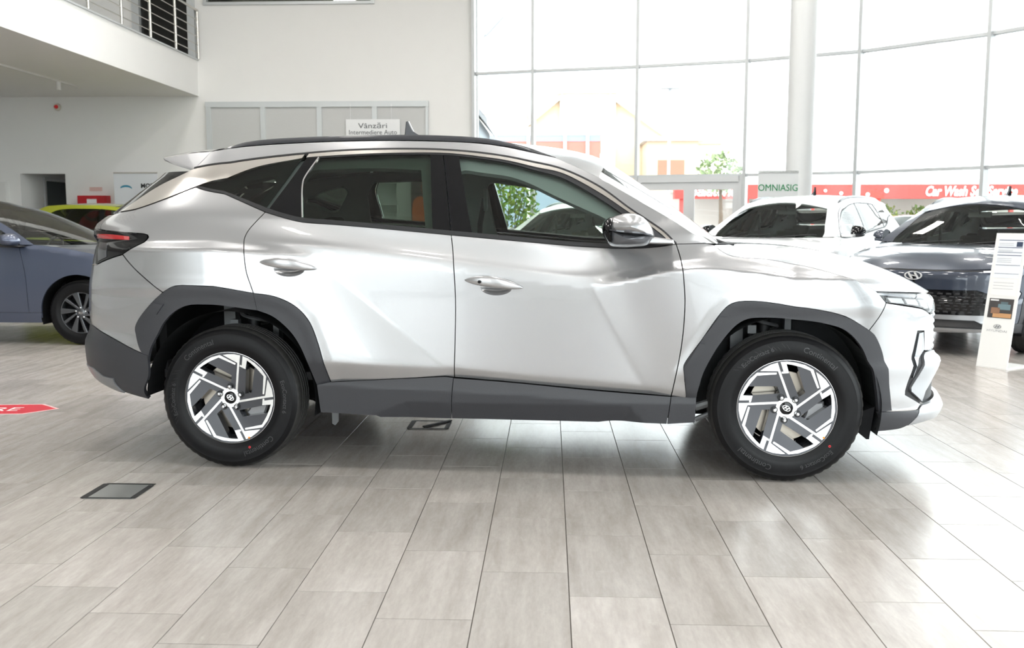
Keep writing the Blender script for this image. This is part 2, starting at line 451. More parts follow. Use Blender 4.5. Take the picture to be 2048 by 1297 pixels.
def strip(name, line, width, m, parent, off=.001, thick=.006, sides='nf', res=.02, sf=None, taper=False, S=None):
    "a narrow band along a line on the body surface"
    S = S or SUV; P = cat_rom(to_u(line, S), .015); t = np.gradient(P, axis=0); t /= np.linalg.norm(t, axis=1)[:, None]
    n = np.stack([-t[:, 1], t[:, 0]], 1); w = np.full(len(P), width / 2)
    if taper: w = w * np.clip(np.minimum(np.arange(len(P)), np.arange(len(P))[::-1]) / 6, .15, 1)
    A = P + n * w[:, None]; B = P - n * w[:, None]
    sf = sf or S.surf
    Xa, Na = pts3(A[:, 0], A[:, 1], sf, off, S); Xb, Nb = pts3(B[:, 0], B[:, 1], sf, off, S)
    k = len(P); V = np.vstack([Xa - Na * thick, Xa, Xb, Xb - Nb * thick]); F = []
    for r_ in range(3):
        for i in range(k - 1): F.append((r_ * k + i, (r_ + 1) * k + i, (r_ + 1) * k + i + 1, r_ * k + i + 1))
    F += [(0, k, 2 * k, 3 * k), (k - 1, 4 * k - 1, 3 * k - 1, 2 * k - 1)]
    Vm = V * [1, -1, 1]; r = []
    for s_, v in (('n', V), ('f', Vm)):
        if s_ in sides:
            o = mesh(name, v, F if s_ == 'n' else [f[::-1] for f in F], m, parent)
            bm = bmesh.new(); bm.from_mesh(o.data); bmesh.ops.recalc_face_normals(bm, faces=bm.faces); bm.to_mesh(o.data); bm.free()
            r.append(o)
    return r
def sheet(name, G, m, parent, thick=0., mirror=True, flip=False, up=(0, 0, 1)):
    "a smooth grid G[i][j] of points (half of it, mirrored across the centre line)"
    G = np.asarray(G, float); a, b, _ = G.shape
    du = np.gradient(G, axis=0); dv = np.gradient(G, axis=1); n = np.cross(du, dv); n /= np.maximum(np.linalg.norm(n, axis=-1), 1e-9)[..., None]
    if np.sum(n.reshape(-1, 3) @ np.array(up)) < 0: n = -n; fl = True
    else: fl = False
    if mirror: n[:, -1, 1] = 0; n[:, -1] /= np.linalg.norm(n[:, -1], axis=-1)[:, None]
    V = G.reshape(-1, 3); N = n.reshape(-1, 3)
    F = np.array([(i * b + j, (i + 1) * b + j, (i + 1) * b + j + 1, i * b + j + 1) for i in range(a - 1) for j in range(b - 1)])
    if fl: F = F[:, ::-1]
    if thick:
        # turned edge all round
        ring = [j for j in range(b)] if not mirror else [j for j in range(b)]
        edge = [i * b for i in range(a)]
        k = len(V); Vb = V - N * thick
        per = list(range(b)) , [i * b for i in range(a)], [(a - 1) * b + j for j in range(b)]
        VV = [V]; NN = [N]; FF = [F]; c = len(V); ctr = V.mean(0)
        for lp in per:
            A = V[lp]; B = Vb[lp]; kk = len(lp); i = np.arange(kk - 1)
            tg = np.gradient(A, axis=0); e = np.cross(tg, N[lp]); e /= np.maximum(np.linalg.norm(e, axis=1), 1e-9)[:, None]
            if np.sum(np.sum(e * (A - ctr), 1)) < 0: e = -e
            VV += [A, B]; NN += [e, e]
            q = np.stack([c + i, c + kk + i, c + kk + i + 1, c + i + 1], 1)
            a0 = A[:-1]; nn = np.cross(B[:-1] - a0, B[1:] - a0)
            w = np.sum(nn * e[:-1], 1) < 0; q[w] = q[w][:, ::-1]
            FF.append(q); c += 2 * kk
        V = np.vstack(VV); N = np.vstack(NN); F = np.vstack(FF)
    if mirror:
        nV = len(V); F = np.vstack([F, F[:, ::-1] + nV]); V = np.vstack([V, V * [1, -1, 1]]); N = np.vstack([N, N * [1, -1, 1]])
    return mesh(name, V, F, m, parent, normals=N)
# ------------------------------------------------------------------ lettering
def text_geo(body, size=1., ext=.0, shear=0., bold=0., align='LEFT'):
    cu = bpy.data.curves.new('t', 'FONT'); cu.body = body; cu.size = size; cu.extrude = ext; cu.shear = shear; cu.offset = bold
    cu.align_x = align; cu.resolution_u = 3
    o = bpy.data.objects.new('t', cu); COL.objects.link(o)
    dg = bpy.context.evaluated_depsgraph_get(); dg.update()
    me = bpy.data.meshes.new_from_object(o.evaluated_get(dg))
    V = np.array([v.co[:] for v in me.vertices]); F = [tuple(p.vertices) for p in me.polygons]
    bpy.data.objects.remove(o); bpy.data.curves.remove(cu); bpy.data.meshes.remove(me)
    return V, F
def sign_text(name, body, size, m, parent, origin, right, up, align='CENTER', ext=.002, shear=0., bold=0., squeeze=1.):
    "flat lettering on a sign: origin, reading direction and upright direction in the parent's space"
    V, F = text_geo(body, size, ext, shear, bold, align)
    r = Vector(right).normalized(); u = Vector(up).normalized(); n = r.cross(u)
    R3 = np.array([r, u, n]); V[:, 0] *= squeeze
    return mesh(name, V @ R3 + np.array(origin), F, m, parent)
def emblem_geo(a, b, t, d):
    "oval ring with a slanted H, in the (x, z) plane facing -y"
    mb = MB(); n = 40
    ring = lambda s: [(a * s * math.cos(q), b * s * math.sin(q)) for q in [2 * PI * i / n for i in range(n)]]
    o, i_ = ring(1), ring(1 - t)
    V = [(x, -d, z) for x, z in o] + [(x, -d, z) for x, z in i_] + [(x, 0, z) for x, z in o] + [(x, 0, z) for x, z in i_]
    F = []
    for k in range(n):
        l = (k + 1) % n
        F += [(k, l, n + l, n + k), (k, 2 * n + k, 2 * n + l, l), (n + k, n + l, 3 * n + l, 3 * n + k)]
    mb.add(V, F)
    s = a * .28
    for sg in (-1, 1):
        x = sg * a * .36; w = a * .12
        mb.prism([(x - w - s * .8, -b * .72), (x + w - s * .8, -b * .72), (x + w + s * .8, b * .72), (x - w + s * .8, b * .72)], -d, 0)
    mb.prism([(-a * .36, -b * .24), (a * .30, .0), (a * .36, b * .24), (-a * .30, 0)], -d, 0)
    return mb
# ------------------------------------------------------------------ wheel (hub at the origin, outer face towards -y)
TYRE = [(.2235, -.086), (.228, -.097), (.236, -.1015), (.250, -.105), (.252, -.1062), (.270, -.1085), (.296, -.1085), (.312, -.1055), (.318, -.1058), (.330, -.098), (.341, -.089)]
def tyre_y(r): return np.interp(r, [p[0] for p in TYRE], [p[1] for p in TYRE])
def build_tyre():
    mb = MB(); n = 150
    rows = [(r, y, 0) for r, y in TYRE] + [(.347, -.082, .004), (.3505, -.074, .004), (.3525, -.066, .003)]
    for c in (-.044, -.015, .015, .044):
        rows += [(.3535, c - .0075, 0), (.347, c - .006, 0), (.347, c + .006, 0), (.3535, c + .0075, 0)]
    rows += [(.3525, .066, .003), (.3505, .074, .004), (.347, .082, .004)] + [(r, -y, 0) for r, y in TYRE[::-1]]
    V = []
    for r, y, d in rows:
        for j in range(n):
            t = 2 * PI * j / n; q = r - (d if (j % 3) == 0 else 0)
            V.append((q * math.cos(t), y, q * math.sin(t)))
    F = [(i * n + j, (i + 1) * n + j, (i + 1) * n + (j + 1) % n, i * n + (j + 1) % n) for i in range(len(rows) - 1) for j in range(n)]
    M = [1 if 10 <= i < len(rows) - 12 else 0 for i in range(len(rows) - 1) for j in range(n)]
    mb.add(V, F); mb.M = M
    o = mb.obj('tyre', rubber, None, mats=[rubber, rubber_tread], angle=35)
    return o
def ring_text(body, r0, size, start, mb):
    V, F = text_geo(body, size, .0, 0., .0)
    W = []
    for x, y, z in V:
        a = start - x / (r0 + size * .35); r = r0 + y
        W.append((r * math.cos(a), float(tyre_y(r)) - .0022, r * math.sin(a)))
    mb.add(W, F)
RIMR = .228
def rp(L): return [((x - 647) / 605 * RIMR, -(y - 645) / 605 * RIMR) for x, y in L]
def rot(P, a):
    c, s = math.cos(a), math.sin(a); return [(x * c - z * s, x * s + z * c) for x, z in P]
HOLE = rp([(170, 378), (530, 374), (562, 462), (238, 488), (118, 490)])
WEDGE = rp([(312, 182), (360, 146), (440, 100), (522, 74), (553, 165), (716, 588), (690, 590), (672, 552), (530, 183)])
HOOK = rp([(515, 199), (515, 222), (278, 241), (196, 345), (142, 432), (113, 491), (233, 495), (213, 577), (190, 577), (194, 551), (68, 553), (85, 478), (130, 382), (190, 285), (276, 203)])
GROOVE = rp([(300, 187), (522, 187), (535, 225), (520, 226), (518, 196), (288, 196)])
RIM_SETS = {}
def rim_y(r): return -(.0935 - .014 * np.clip(1 - r / RIMR, 0, 1))
def build_rim():
    # dark disc with five windows
    loop = np.array([(RIMR * math.cos(t), RIMR * math.sin(t)) for t in np.linspace(0, 2 * PI, 96, endpoint=False)])
    holes = [outline([[a, b] for a, b in zip(h, h[1:] + h[:1])], .012) for h in [rot(HOLE, 2 * PI * k / 5) for k in range(5)]]
    V, T, L = fill([loop] + holes, .016)
    y = rim_y(np.hypot(V[:, 0], V[:, 1])); mb = MB()
    mb.add(np.stack([V[:, 0], y, V[:, 1]], 1), T)
    for lp in L[1:]:
        A = [(V[i, 0], y[i], V[i, 1]) for i in lp]; k = len(A); c = np.mean([(a[0], a[2]) for a in A], 0)
        B = [(c[0] + (a[0] - c[0]) * .9, a[1] + .04, c[1] + (a[2] - c[1]) * .9) for a in A]
        mb.add(A + B, [(i, (i + 1) % k, k + (i + 1) % k, k + i) for i in range(k)], 1)
    mb.lathe([(RIMR, -.0935), (RIMR + .004, -.095), (RIMR + .006, -.088), (RIMR - .006, -.08), (.205, -.06), (.19, .0), (.195, .09)], 64, 1)
    rim = mb.obj('rim', alloy_dark, None, mats=[alloy_dark, alloy_gloss], angle=40)
    f = MB()
    for k in range(5):
        a = 2 * PI * k / 5
        for P in (WEDGE, HOOK):
            Q = outline([[p, q] for p, q in zip(P, P[1:] + P[:1])], .02); Q = np.array(rot([tuple(q) for q in Q], a))
            Vv, Tt, Ll = fill([Q], .02)
            yy = rim_y(np.hypot(Vv[:, 0], Vv[:, 1])) - .0035
            f.add(np.stack([Vv[:, 0], yy, Vv[:, 1]], 1), Tt)
            lp = Ll[0]; A = [(Vv[i, 0], yy[i], Vv[i, 1]) for i in lp]; B = [(p[0], p[1] + .004, p[2]) for p in A]; n = len(A)
            f.add(A + B, [(i, (i + 1) % n, n + (i + 1) % n, n + i) for i in range(n)])
    f.lathe([(.031, -.0885), (.048, -.0885), (.048, -.08)], 48); f.lathe([(RIMR - .001, -.0972), (RIMR + .0045, -.0965), (RIMR + .006, -.092)], 96)
    face = f.obj('machined_face', machined, None, angle=30)
    return rim, face
PROTO_HIDE = []
def link_child(o, parent):
    o.parent = parent
    return o
def build_wheel(parent, loc, spin, near, a_letter, tyre, rimset, lettering=True, marks=None):
    w = empty('wheel', loc, 0 if near else PI, parent)
    def use(src, ang=0.):
        o = src.copy(); COL.objects.link(o); o.parent = w; o.rotation_euler = (0, -ang, 0); return o
    use(tyre); use(rimset[0], spin); use(rimset[1], spin)
    mb = MB(); mb.lathe([(0, -.089), (.026, -.089), (.030, -.086), (.031, -.078)], 40); o = mb.obj('centre_cap', gloss_black, w, angle=40)
    e = emblem_geo(.021, .0125, .16, .0012); e.V = [(x * math.cos(.35) - z * math.sin(.35) * .0, y - .0893, z) for x, y, z in e.V]
    eo = e.obj('emblem', bright, w); eo.rotation_euler = (0, math.radians(30), 0)
    for k in range(5):
        t = math.radians(45) + spin + 2 * PI * k / 5; c = (.0565 * math.cos(t), 0, .0565 * math.sin(t))
        nb = MB(); nb.lathe([(.0165, -.080), (.0165, -.0885), (.0125, -.0885)], 20, 1, c=c); nb.lathe([(.0115, -.083), (.0105, -.101), (.007, -.106), (0, -.107)], 6, 0, c=c)
        nb.obj('lug_nut', steel2, w, mats=[steel2, gloss_black], angle=30)
    d = MB(); d.lathe([(.05, -.02), (.10, -.028), (.165, -.028), (.165, -.006), (.10, -.006)], 56); d.obj('brake_disc', steel, w, angle=30)
    cb = MB()
    P = [(.10 * math.cos(t), .10 * math.sin(t)) for t in np.linspace(-.55, .55, 8)] + [(.18 * math.cos(t), .18 * math.sin(t)) for t in np.linspace(.5, -.5, 8)]
    cb.prism(P, -.052, .03, bevel=.008); co = cb.obj('brake_caliper', mat_caliper, w, angle=40); co.rotation_euler = (0, math.radians(20 if near else 160), 0)
    b = MB(); b.lathe([(.19, .07), (.06, .09), (0, .09)], 40); b.obj('hub_back', blackvoid, w)
    if lettering:
        lb = MB()
        for off in (0, PI):
            ring_text('Continental', .274, .037, a_letter - off, lb); ring_text('EcoContact 6', .276, .030, a_letter - off - math.radians(120), lb)
        # moulded flash marks
        for k in range(14):
            t0 = a_letter + math.radians(12 + 4 * k); r0 = .278 + .008 * math.sin(k * 2.1)
            P = [(r0, t0), (r0 + .022, t0 + .05), (r0 + .024, t0 + .058), (r0 + .002, t0 + .008)]
            lb.add([(r * math.cos(t), float(tyre_y(r)) - .0015, r * math.sin(t)) for r, t in P], [(0, 1, 2, 3)])
        tag(lb.obj('tyre_lettering', letter, w), kind='stuff')
    if marks is not None:
        t = math.radians(marks)
        m = MB(); m.lathe([(.003, -.1095), (.0055, -.1098), (.0058, -.108)], 16, c=(.262 * math.cos(t), 0, .262 * math.sin(t))); m.obj('red_dot', redmark, w)
        t -= math.radians(-3)
        m = MB(); m.lathe([(0, -.0985), (.005, -.0985), (.005, -.096)], 12, c=(.218 * math.cos(t), 0, .218 * math.sin(t))); m.obj('orange_dot', orange, w)
    return w
mat_caliper = mat('caliper_cast', (.28, .28, .29), .45, .6)
# ------------------------------------------------------------------ the showroom
wall_m = add_noise(mat('white_plaster', (.85, .845, .83), .85), .015, 3., 3.)
ceil_m = mat('white_ceiling', (.88, .88, .87), .9)
grout = mat('grout', (.13, .115, .10), .9)
alu = mat('grey_aluminium', (.60, .62, .63), .4, .3)
alu_dk = mat('grey_door_aluminium', (.62, .63, .64), .45, .1)
inox = mat('stainless_steel', (.66, .64, .60), .22, 1.)
g_fac = glass('facade_glass', (.95, .97, .96), .9)
led = mat('led_panel', (.9, .9, .9), .5, emit=(1, .97, .92), estr=15.)
asphalt = add_noise(mat('outside_paving', (.30, .30, .30), .9), .1, 2., 4.)
def tile_material():
    m = bpy.data.materials.new('stone_look_tile'); m.use_nodes = True; nt = m.node_tree; N = nt.nodes; L = nt.links; b = N['Principled BSDF']
    geo = N.new('ShaderNodeNewGeometry'); oi = N.new('ShaderNodeObjectInfo')
    add = N.new('ShaderNodeMath'); add.operation = 'ADD'; L.new(oi.outputs['Random'], add.inputs[0]); L.new(geo.outputs['Random Per Island'], add.inputs[1])
    mul = N.new('ShaderNodeMath'); mul.operation = 'MULTIPLY'; mul.inputs[1].default_value = 57.; L.new(add.outputs[0], mul.inputs[0])
    cmb = N.new('ShaderNodeCombineXYZ'); L.new(mul.outputs[0], cmb.inputs[0]); L.new(mul.outputs[0], cmb.inputs[1])
    va = N.new('ShaderNodeVectorMath'); va.operation = 'ADD'; L.new(geo.outputs['Position'], va.inputs[0]); L.new(cmb.outputs[0], va.inputs[1])
    def noise(sc, det, stretch, rough=.55):
        mp = N.new('ShaderNodeMapping'); mp.inputs['Scale'].default_value = stretch; n = N.new('ShaderNodeTexNoise')
        n.inputs['Scale'].default_value = sc; n.inputs['Detail'].default_value = det; n.inputs['Roughness'].default_value = rough
        L.new(va.outputs[0], mp.inputs[0]); L.new(mp.outputs[0], n.inputs[0]); return n
    s1 = noise(9., 5., (1.6, .22, 1)); s2 = noise(60., 6., (1.2, .25, 1), .7); s3 = noise(14., 8., (1, .8, 1), .75)
    r1 = N.new('ShaderNodeValToRGB'); e = r1.color_ramp.elements; e[0].position = .30; e[0].color = (.355, .322, .298, 1); e[1].position = .70; e[1].color = (.475, .44, .414, 1)
    L.new(s1.outputs['Fac'], r1.inputs[0])
    m1 = N.new('ShaderNodeMix'); m1.data_type = 'RGBA'; m1.blend_type = 'OVERLAY'; m1.inputs[0].default_value = .22
    L.new(r1.outputs[0], m1.inputs[6]); L.new(s2.outputs['Fac'], m1.inputs[7])
    r3 = N.new('ShaderNodeValToRGB'); e = r3.color_ramp.elements; e[0].position = .58; e[0].color = (0, 0, 0, 1); e[1].position = .66; e[1].color = (.32, .32, .32, 1)
    L.new(s3.outputs['Fac'], r3.inputs[0])
    m2 = N.new('ShaderNodeMix'); m2.data_type = 'RGBA'; m2.inputs[7].default_value = (.52, .49, .46, 1); L.new(r3.outputs[0], m2.inputs[0]); L.new(m1.outputs[2], m2.inputs[6])
    fr = N.new('ShaderNodeMath'); fr.operation = 'FRACT'; L.new(add.outputs[0], fr.inputs[0])
    mr = N.new('ShaderNodeMapRange'); mr.inputs['To Min'].default_value = .88; mr.inputs['To Max'].default_value = 1.09; L.new(fr.outputs[0], mr.inputs[0])
    hs = N.new('ShaderNodeHueSaturation'); L.new(mr.outputs[0], hs.inputs['Value']); L.new(m2.outputs[2], hs.inputs['Color'])
    L.new(hs.outputs[0], b.inputs['Base Color'])
    rr = N.new('ShaderNodeMapRange'); rr.inputs['To Min'].default_value = .19; rr.inputs['To Max'].default_value = .27; L.new(s2.outputs['Fac'], rr.inputs[0]); L.new(rr.outputs[0], b.inputs['Roughness'])
    b.inputs['Specular IOR Level'].default_value = .55
    bp = N.new('ShaderNodeBump'); bp.inputs['Strength'].default_value = .04; bp.inputs['Distance'].default_value = .004; L.new(s3.outputs['Fac'], bp.inputs['Height']); L.new(bp.outputs[0], b.inputs['Normal'])
    return m
tile_m = tile_material()
# floor: a screed slab, the tiles lying on it
floor = tag(MB().box((-14.2, -6.2, -.15), (9.6, 19.2, -.006)).obj('floor', grout), kind='structure')
TW, TL = .3013, .6035
def tile_geo(x, y, mb, b=.0006, g=.0016):
    x0, x1, y0, y1 = x + g, x + TW - g, y + g, y + TL - g
    V = [(x0, y0, -.006), (x1, y0, -.006), (x1, y1, -.006), (x0, y1, -.006), (x0, y0, -b * .6), (x1, y0, -b * .6), (x1, y1, -b * .6), (x0, y1, -b * .6), (x0 + b, y0 + b, 0), (x1 - b, y0 + b, 0), (x1 - b, y1 - b, 0), (x0 + b, y1 - b, 0)]
    F = [(8, 9, 10, 11)] + [(i, (i + 1) % 4, 4 + (i + 1) % 4, 4 + i) for i in range(4)] + [(4 + i, 4 + (i + 1) % 4, 8 + (i + 1) % 4, 8 + i) for i in range(4)]
    mb.add(V, F)
spots = []
for k in range(-46, 33):
    x = -.233 + TW * (k - 1); o0 = (.351 - .2035 * k) % TL
    for j in range(-11, 33):
        y = o0 + TL * j
        if -14.1 < x < 9.3 and -6.1 < y < 18.6: spots.append((x, y))
def seen(x, y):
    d = Vector((x + TW / 2, y + TL / 2, 0)) - Vector((0, 0, 1.222)); f = Vector((-.0399, .9932, -.1097)); z = d.dot(f)
    if z < 1: return 0
    u = d.dot(Vector((.9992, .0401, 0))) / z; v = d.dot(Vector((-.0044, .1096, .994))) / z
    return 1 / z ** 2 if abs(u) < .60 and abs(v) < .40 else 0
spots.sort(key=lambda p: -seen(*p))
tb = MB(); tile_geo(0, 0, tb); first = tb.obj('tile', tile_m, floor); first.location = (*spots[0], 0)
for x, y in spots[1:300]:
    o = first.copy(); COL.objects.link(o); o.parent = floor; o.location = (x, y, 0)
tb = MB()
for x, y in spots[300:]: tile_geo(x, y, tb)
tag(tb.obj('tile_field', tile_m, floor), kind='stuff')
# ceiling with recessed LED panels
tag(MB().box((-14.2, -6.2, 7.2), (9.6, 19.4, 7.4)).obj('ceiling', ceil_m), kind='structure')
for i, x in enumerate((-5.6, -2.6, .4, 3.4, 6.4)):
    for j, y in enumerate((-5., 3.4, 6.2, 9., 11.8, 14.6)):
        o = empty('ceiling_light_offscreen', (x, y, 7.2)); tag(o, 'square recessed light panel in the white showroom ceiling', 'ceiling light', 'light panels in the ceiling')
        mb = MB(); mb.box((-.32, -.32, -.03), (.32, .32, 0)); mb.obj('frame', alu, o)
        mb = MB(); mb.box((-.3, -.3, -.035), (.3, .3, -.028)); mb.obj('diffuser_offscreen', led, o)
# back wall with a passage and an upper door opening
wb = MB()
for a, b in (((-14.2, 0), (-10.82, 3.6)), ((-9.88, 0), (-1.45, 3.6)), ((-10.82, 2.17), (-9.88, 3.6)), ((-14.2, 3.6), (-8.35, 7.2)), ((-8.35, 6.7), (-7.08, 7.2)), ((-8.35, 3.6), (-7.08, 4.40)), ((-7.08, 3.6), (-6.90, 7.2)), ((-6.90, 3.6), (-3.48, 5.47)), ((-6.90, 6.6), (-3.48, 7.2)), ((-3.48, 3.6), (-1.45, 7.2))):
    wb.box((a[0], 19, a[1]), (b[0], 19.3, b[1]))
tag(wb.obj('wall_back', wall_m), kind='structure')
pb = MB(); pb.box((-10.95, 19.3, 0), (-10.82, 21.2, 2.6)); pb.box((-9.88, 19.3, 0), (-9.75, 21.2, 2.6)); pb.box((-10.95, 21.2, 0), (-9.75, 21.35, 2.6)); pb.box((-10.95, 19.3, 2.3), (-9.75, 21.2, 2.4)); pb.box((-10.95, 19.3, -.1), (-9.75, 21.2, -.006))
tag(pb.obj('wall_passage', wall_m), kind='structure')
d1 = empty('door_2', (-10.81, 19.86, 0), PI / 2); tag(d1, kind='structure')
mb = MB(); mb.box((0, -.03, 0), (.07, .005, 2.10)); mb.box((.89, -.03, 0), (.96, .005, 2.10)); mb.box((0, -.032, 2.06), (.96, .004, 2.14)); mb.obj('frame', alu_dk, d1)
mb = MB(); mb.box((.07, -.015, 0), (.89, .0, 2.06)); mb.obj('leaf', mat('dark_green_grey_door', (.07, .085, .085), .5), d1)
tag(MB().box((-14.4, -6.2, -.15), (-14.2, 19.3, 7.2)).obj('wall_left', wall_m), kind='structure')
# interior windows high in the back wall
for nm, (x0, x1, z0, z1), fr in (('window_1', (-6.90, -3.48, 5.47, 6.6), alu), ('window_2', (-8.35, -7.08, 4.40, 6.7), alu)):
    w = empty(nm, (0, 0, 0)); tag(w, kind='structure'); mb = MB(); t = .07 if nm == 'window_1' else .15
    for k, (a, b) in enumerate((((x0, z0), (x1, z0 + t * .8)), ((x0, z1 - .06), (x1, z1)), ((x0 + .002, z0 + .002), (x0 + t, z1 - .002)), ((x1 - t, z0 + .002), (x1 - .002, z1 - .002)))): mb.box((a[0], 18.96 + .004 * (k > 1), a[1]), (b[0], 19.2 - .004 * (k > 1), b[1]))
    mb.obj('frame', fr, w)
    mb = MB(); mb.box((x0, 19.06, z0), (x1, 19.075, z1)); mb.obj('pane', glass('upper_glass_' + nm, (.45, .47, .44) if nm == 'window_1' else (.18, .19, .18), .9), w)
    mb = MB(); mb.box((x0 - .6, 19.32, z0 - .3), (x1 + .6, 21.5, z0 - .25)); mb.box((x0 - .6, 21.5, z0 - .3), (x1 + .6, 21.6, z1 + .4)); mb.box((x0 - .6, 19.32, z1 + .3), (x1 + .6, 21.5, z1 + .4)); mb.box((x0 - .65, 19.32, z0 - .3), (x0 - .6, 21.5, z1 + .4)); mb.box((x1 + .6, 19.32, z0 - .3), (x1 + .65, 21.5, z1 + .4))
    mb.obj('room_behind', wall_m, w)
lp = empty('pendant_lamp', (-4.65, 19.9, 5.62)); tag(lp, 'white round lamp glowing behind the upper interior window', 'lamp')
mb = MB(); mb.lathe([(0, .07), (.16, .06), (.24, .0), (.2, -.03), (0, -.03)], 24, axis='z'); mb.obj('shade', mat('lamp_opal', (.9, .9, .85), .5, emit=(1, .95, .85), estr=3.), lp, smooth=True)
mb = MB(); mb.tube([(0, 0, .06), (0, 0, 1.2)], .01, 6); mb.obj('cord', alu, lp)
# balcony along the left side
tag(MB().box((-14.2, -6, 3.70), (-7.06, 19, 4.40)).obj('balcony_slab', wall_m), kind='structure')
tag(MB().box((-7.12, -6, 4.40), (-7.03, 19, 4.425)).obj('trim_1', alu), kind='structure')
rail = empty('balcony_railing', (-7.03, 19, 4.42)); tag(rail, 'stainless steel balcony railing with round posts and five thin rods', 'railing')
for k in range(14):
    y = -.02 - 1.13 * k
    mb = MB(); mb.tube([(0, y, 0), (0, y, .93)], .024, 12); mb.obj('post', inox, rail, angle=40)
for i, z in enumerate((.12, .28, .44, .60, .76)):
    mb = MB(); mb.tube([(.0, 0, z), (.0, -15., z)], .009, 8); mb.obj('rod', inox, rail, angle=40)
mb = MB(); mb.tube([(.0, .05, .95), (.0, -15., .95)], .024, 12); mb.obj('handrail', inox, rail, angle=40)
# office partition under the window
part = empty('office_partition', (-6.90, 18.97, 0)); tag(part, 'grey framed office partition with frosted panels against the back wall', 'partition')
xs = [0, 1.15, 2.29, 3.40, 4.47]
fb = MB()
for i, x in enumerate(xs): fb.box((x - (.0 if i == 0 else .05), -.05, 0), (x + (.10 if i == 0 else .05 if i < 4 else .0), .02, 3.55))
fb.box((-.01, -.055, 3.47), (4.48, .02, 3.58)); fb.box((0, -.046, 2.05), (4.47, .018, 2.13)); fb.obj('frame', mat('pale_aluminium', (.62, .65, .66), .4, .2), part)
frost = add_noise(mat('frosted_panel', (.56, .565, .56), .6), .03, 20., 2., (1, 1, 6))
for i in range(4):
    for z0, z1 in ((.05, 2.05), (2.13, 3.47)):
        mb = MB(); mb.box((xs[i] + .05, -.02, z0), (xs[i + 1] - .05, 0, z1)); mb.obj('panel', frost, part)
hs = empty('hanging_sign', (-3.53, 18.90, 2.66)); tag(hs, 'white hanging sign reading Vânzări Intermediere Auto in front of the partition', 'sign')
mb = MB(); mb.box((-.54, -.012, 0), (.54, .018, .56)); mb.obj('board', mat('sign_white', (.80, .81, .82), .4), hs)
ink = mat('grey_lettering', (.10, .11, .12), .6)
sign_text('lettering', 'Vânzări', .145, ink, hs, (.0, -.015, .385), (1, 0, 0), (0, 0, 1), squeeze=1.3)
sign_text('lettering', 'Intermediere Auto', .13, ink, hs, (.0, -.015, .262), (1, 0, 0), (0, 0, 1), squeeze=.98)
for x in (-.45, .37):
    mb = MB(); mb.tube([(x, 0, .56), (x, 0.02, .90)], .004, 6); mb.obj('wire', mat('clear_wire' + str(x), (.85, .85, .86), .3), hs)
# ------------------------------------------------------------------ glazed facades
FAC = [(-1.49, 19.0), (-.32, 18.7), (1.66, 18.25), (3.60, 17.66), (5.36, 16.77), (6.88, 15.28), (8.05, 13.6), (8.85, 11.7), (9.3, 9.6), (9.5, 7.4), (9.5, 5.1), (9.5, 2.8), (9.5, .5), (9.5, -1.8), (9.5, -4.0), (9.5, -6.2), (7.2, -6.2), (4.9, -6.2), (2.6, -6.2), (.3, -6.2)]
LEV = [0., 2.05, 4.10, 6.30, 7.2]
wn = 3
for i in range(len(FAC) - 1):
    (xa, ya), (xb, yb) = FAC[i], FAC[i + 1]; L_ = math.hypot(xb - xa, yb - ya); ang = math.atan2(yb - ya, xb - xa)
    w = empty(('window_%d' if i < 6 else 'window_%d_offscreen') % wn, (xa, ya, 0), ang); wn += 1; tag(w, kind='structure')
    mb = MB(); mb.box((-.03, -.15, 0), (.03, .03, 7.2)); mb.obj('mullion', alu, w)
    for z in LEV[:-1]:
        if i == 2 and z == 0: continue
        h = .05 if z else .08; mb = MB(); mb.box((.03, -.09, z - (h / 2 if z else 0)), (L_ - .03, .03, z + h / 2)); mb.obj('transom', alu, w)
    for z0, z1 in zip(LEV, LEV[1:]):
        if i == 2 and z0 == 0: continue
        mb = MB(); mb.box((.03, -.006, z0 + .02), (L_ - .03, .006, z1 - .02)); mb.obj('pane', g_fac, w)
tag(MB().box((-14.2, -6.4, -.15), (-7.2, -6.2, 7.2)).box((-7.2, -6.4, 4.1), (-2.6, -6.2, 7.2)).box((-2.6, -6.4, -.15), (.27, -6.2, 7.2)).obj('wall_front', wall_m), kind='structure')
for xa in (-2.6, -4.9):
    w = empty('window_%d_offscreen' % wn, (xa, -6.2, 0), PI); wn += 1; tag(w, kind='structure')
    for nm, a, b in (('mullion', (-.03, -.12, 0), (.03, .03, 4.1)), ('mullion', (2.27, -.12, 0), (2.33, .03, 4.1)), ('transom', (.03, -.09, 2.03), (2.27, .03, 2.08)), ('transom', (.03, -.09, 0), (2.27, .03, .08))): MB().box(a, b).obj(nm, alu, w)
    for z0, z1 in ((.08, 2.03), (2.08, 4.1)): MB().box((.03, -.006, z0), (2.27, .006, z1)).obj('pane', g_fac, w)
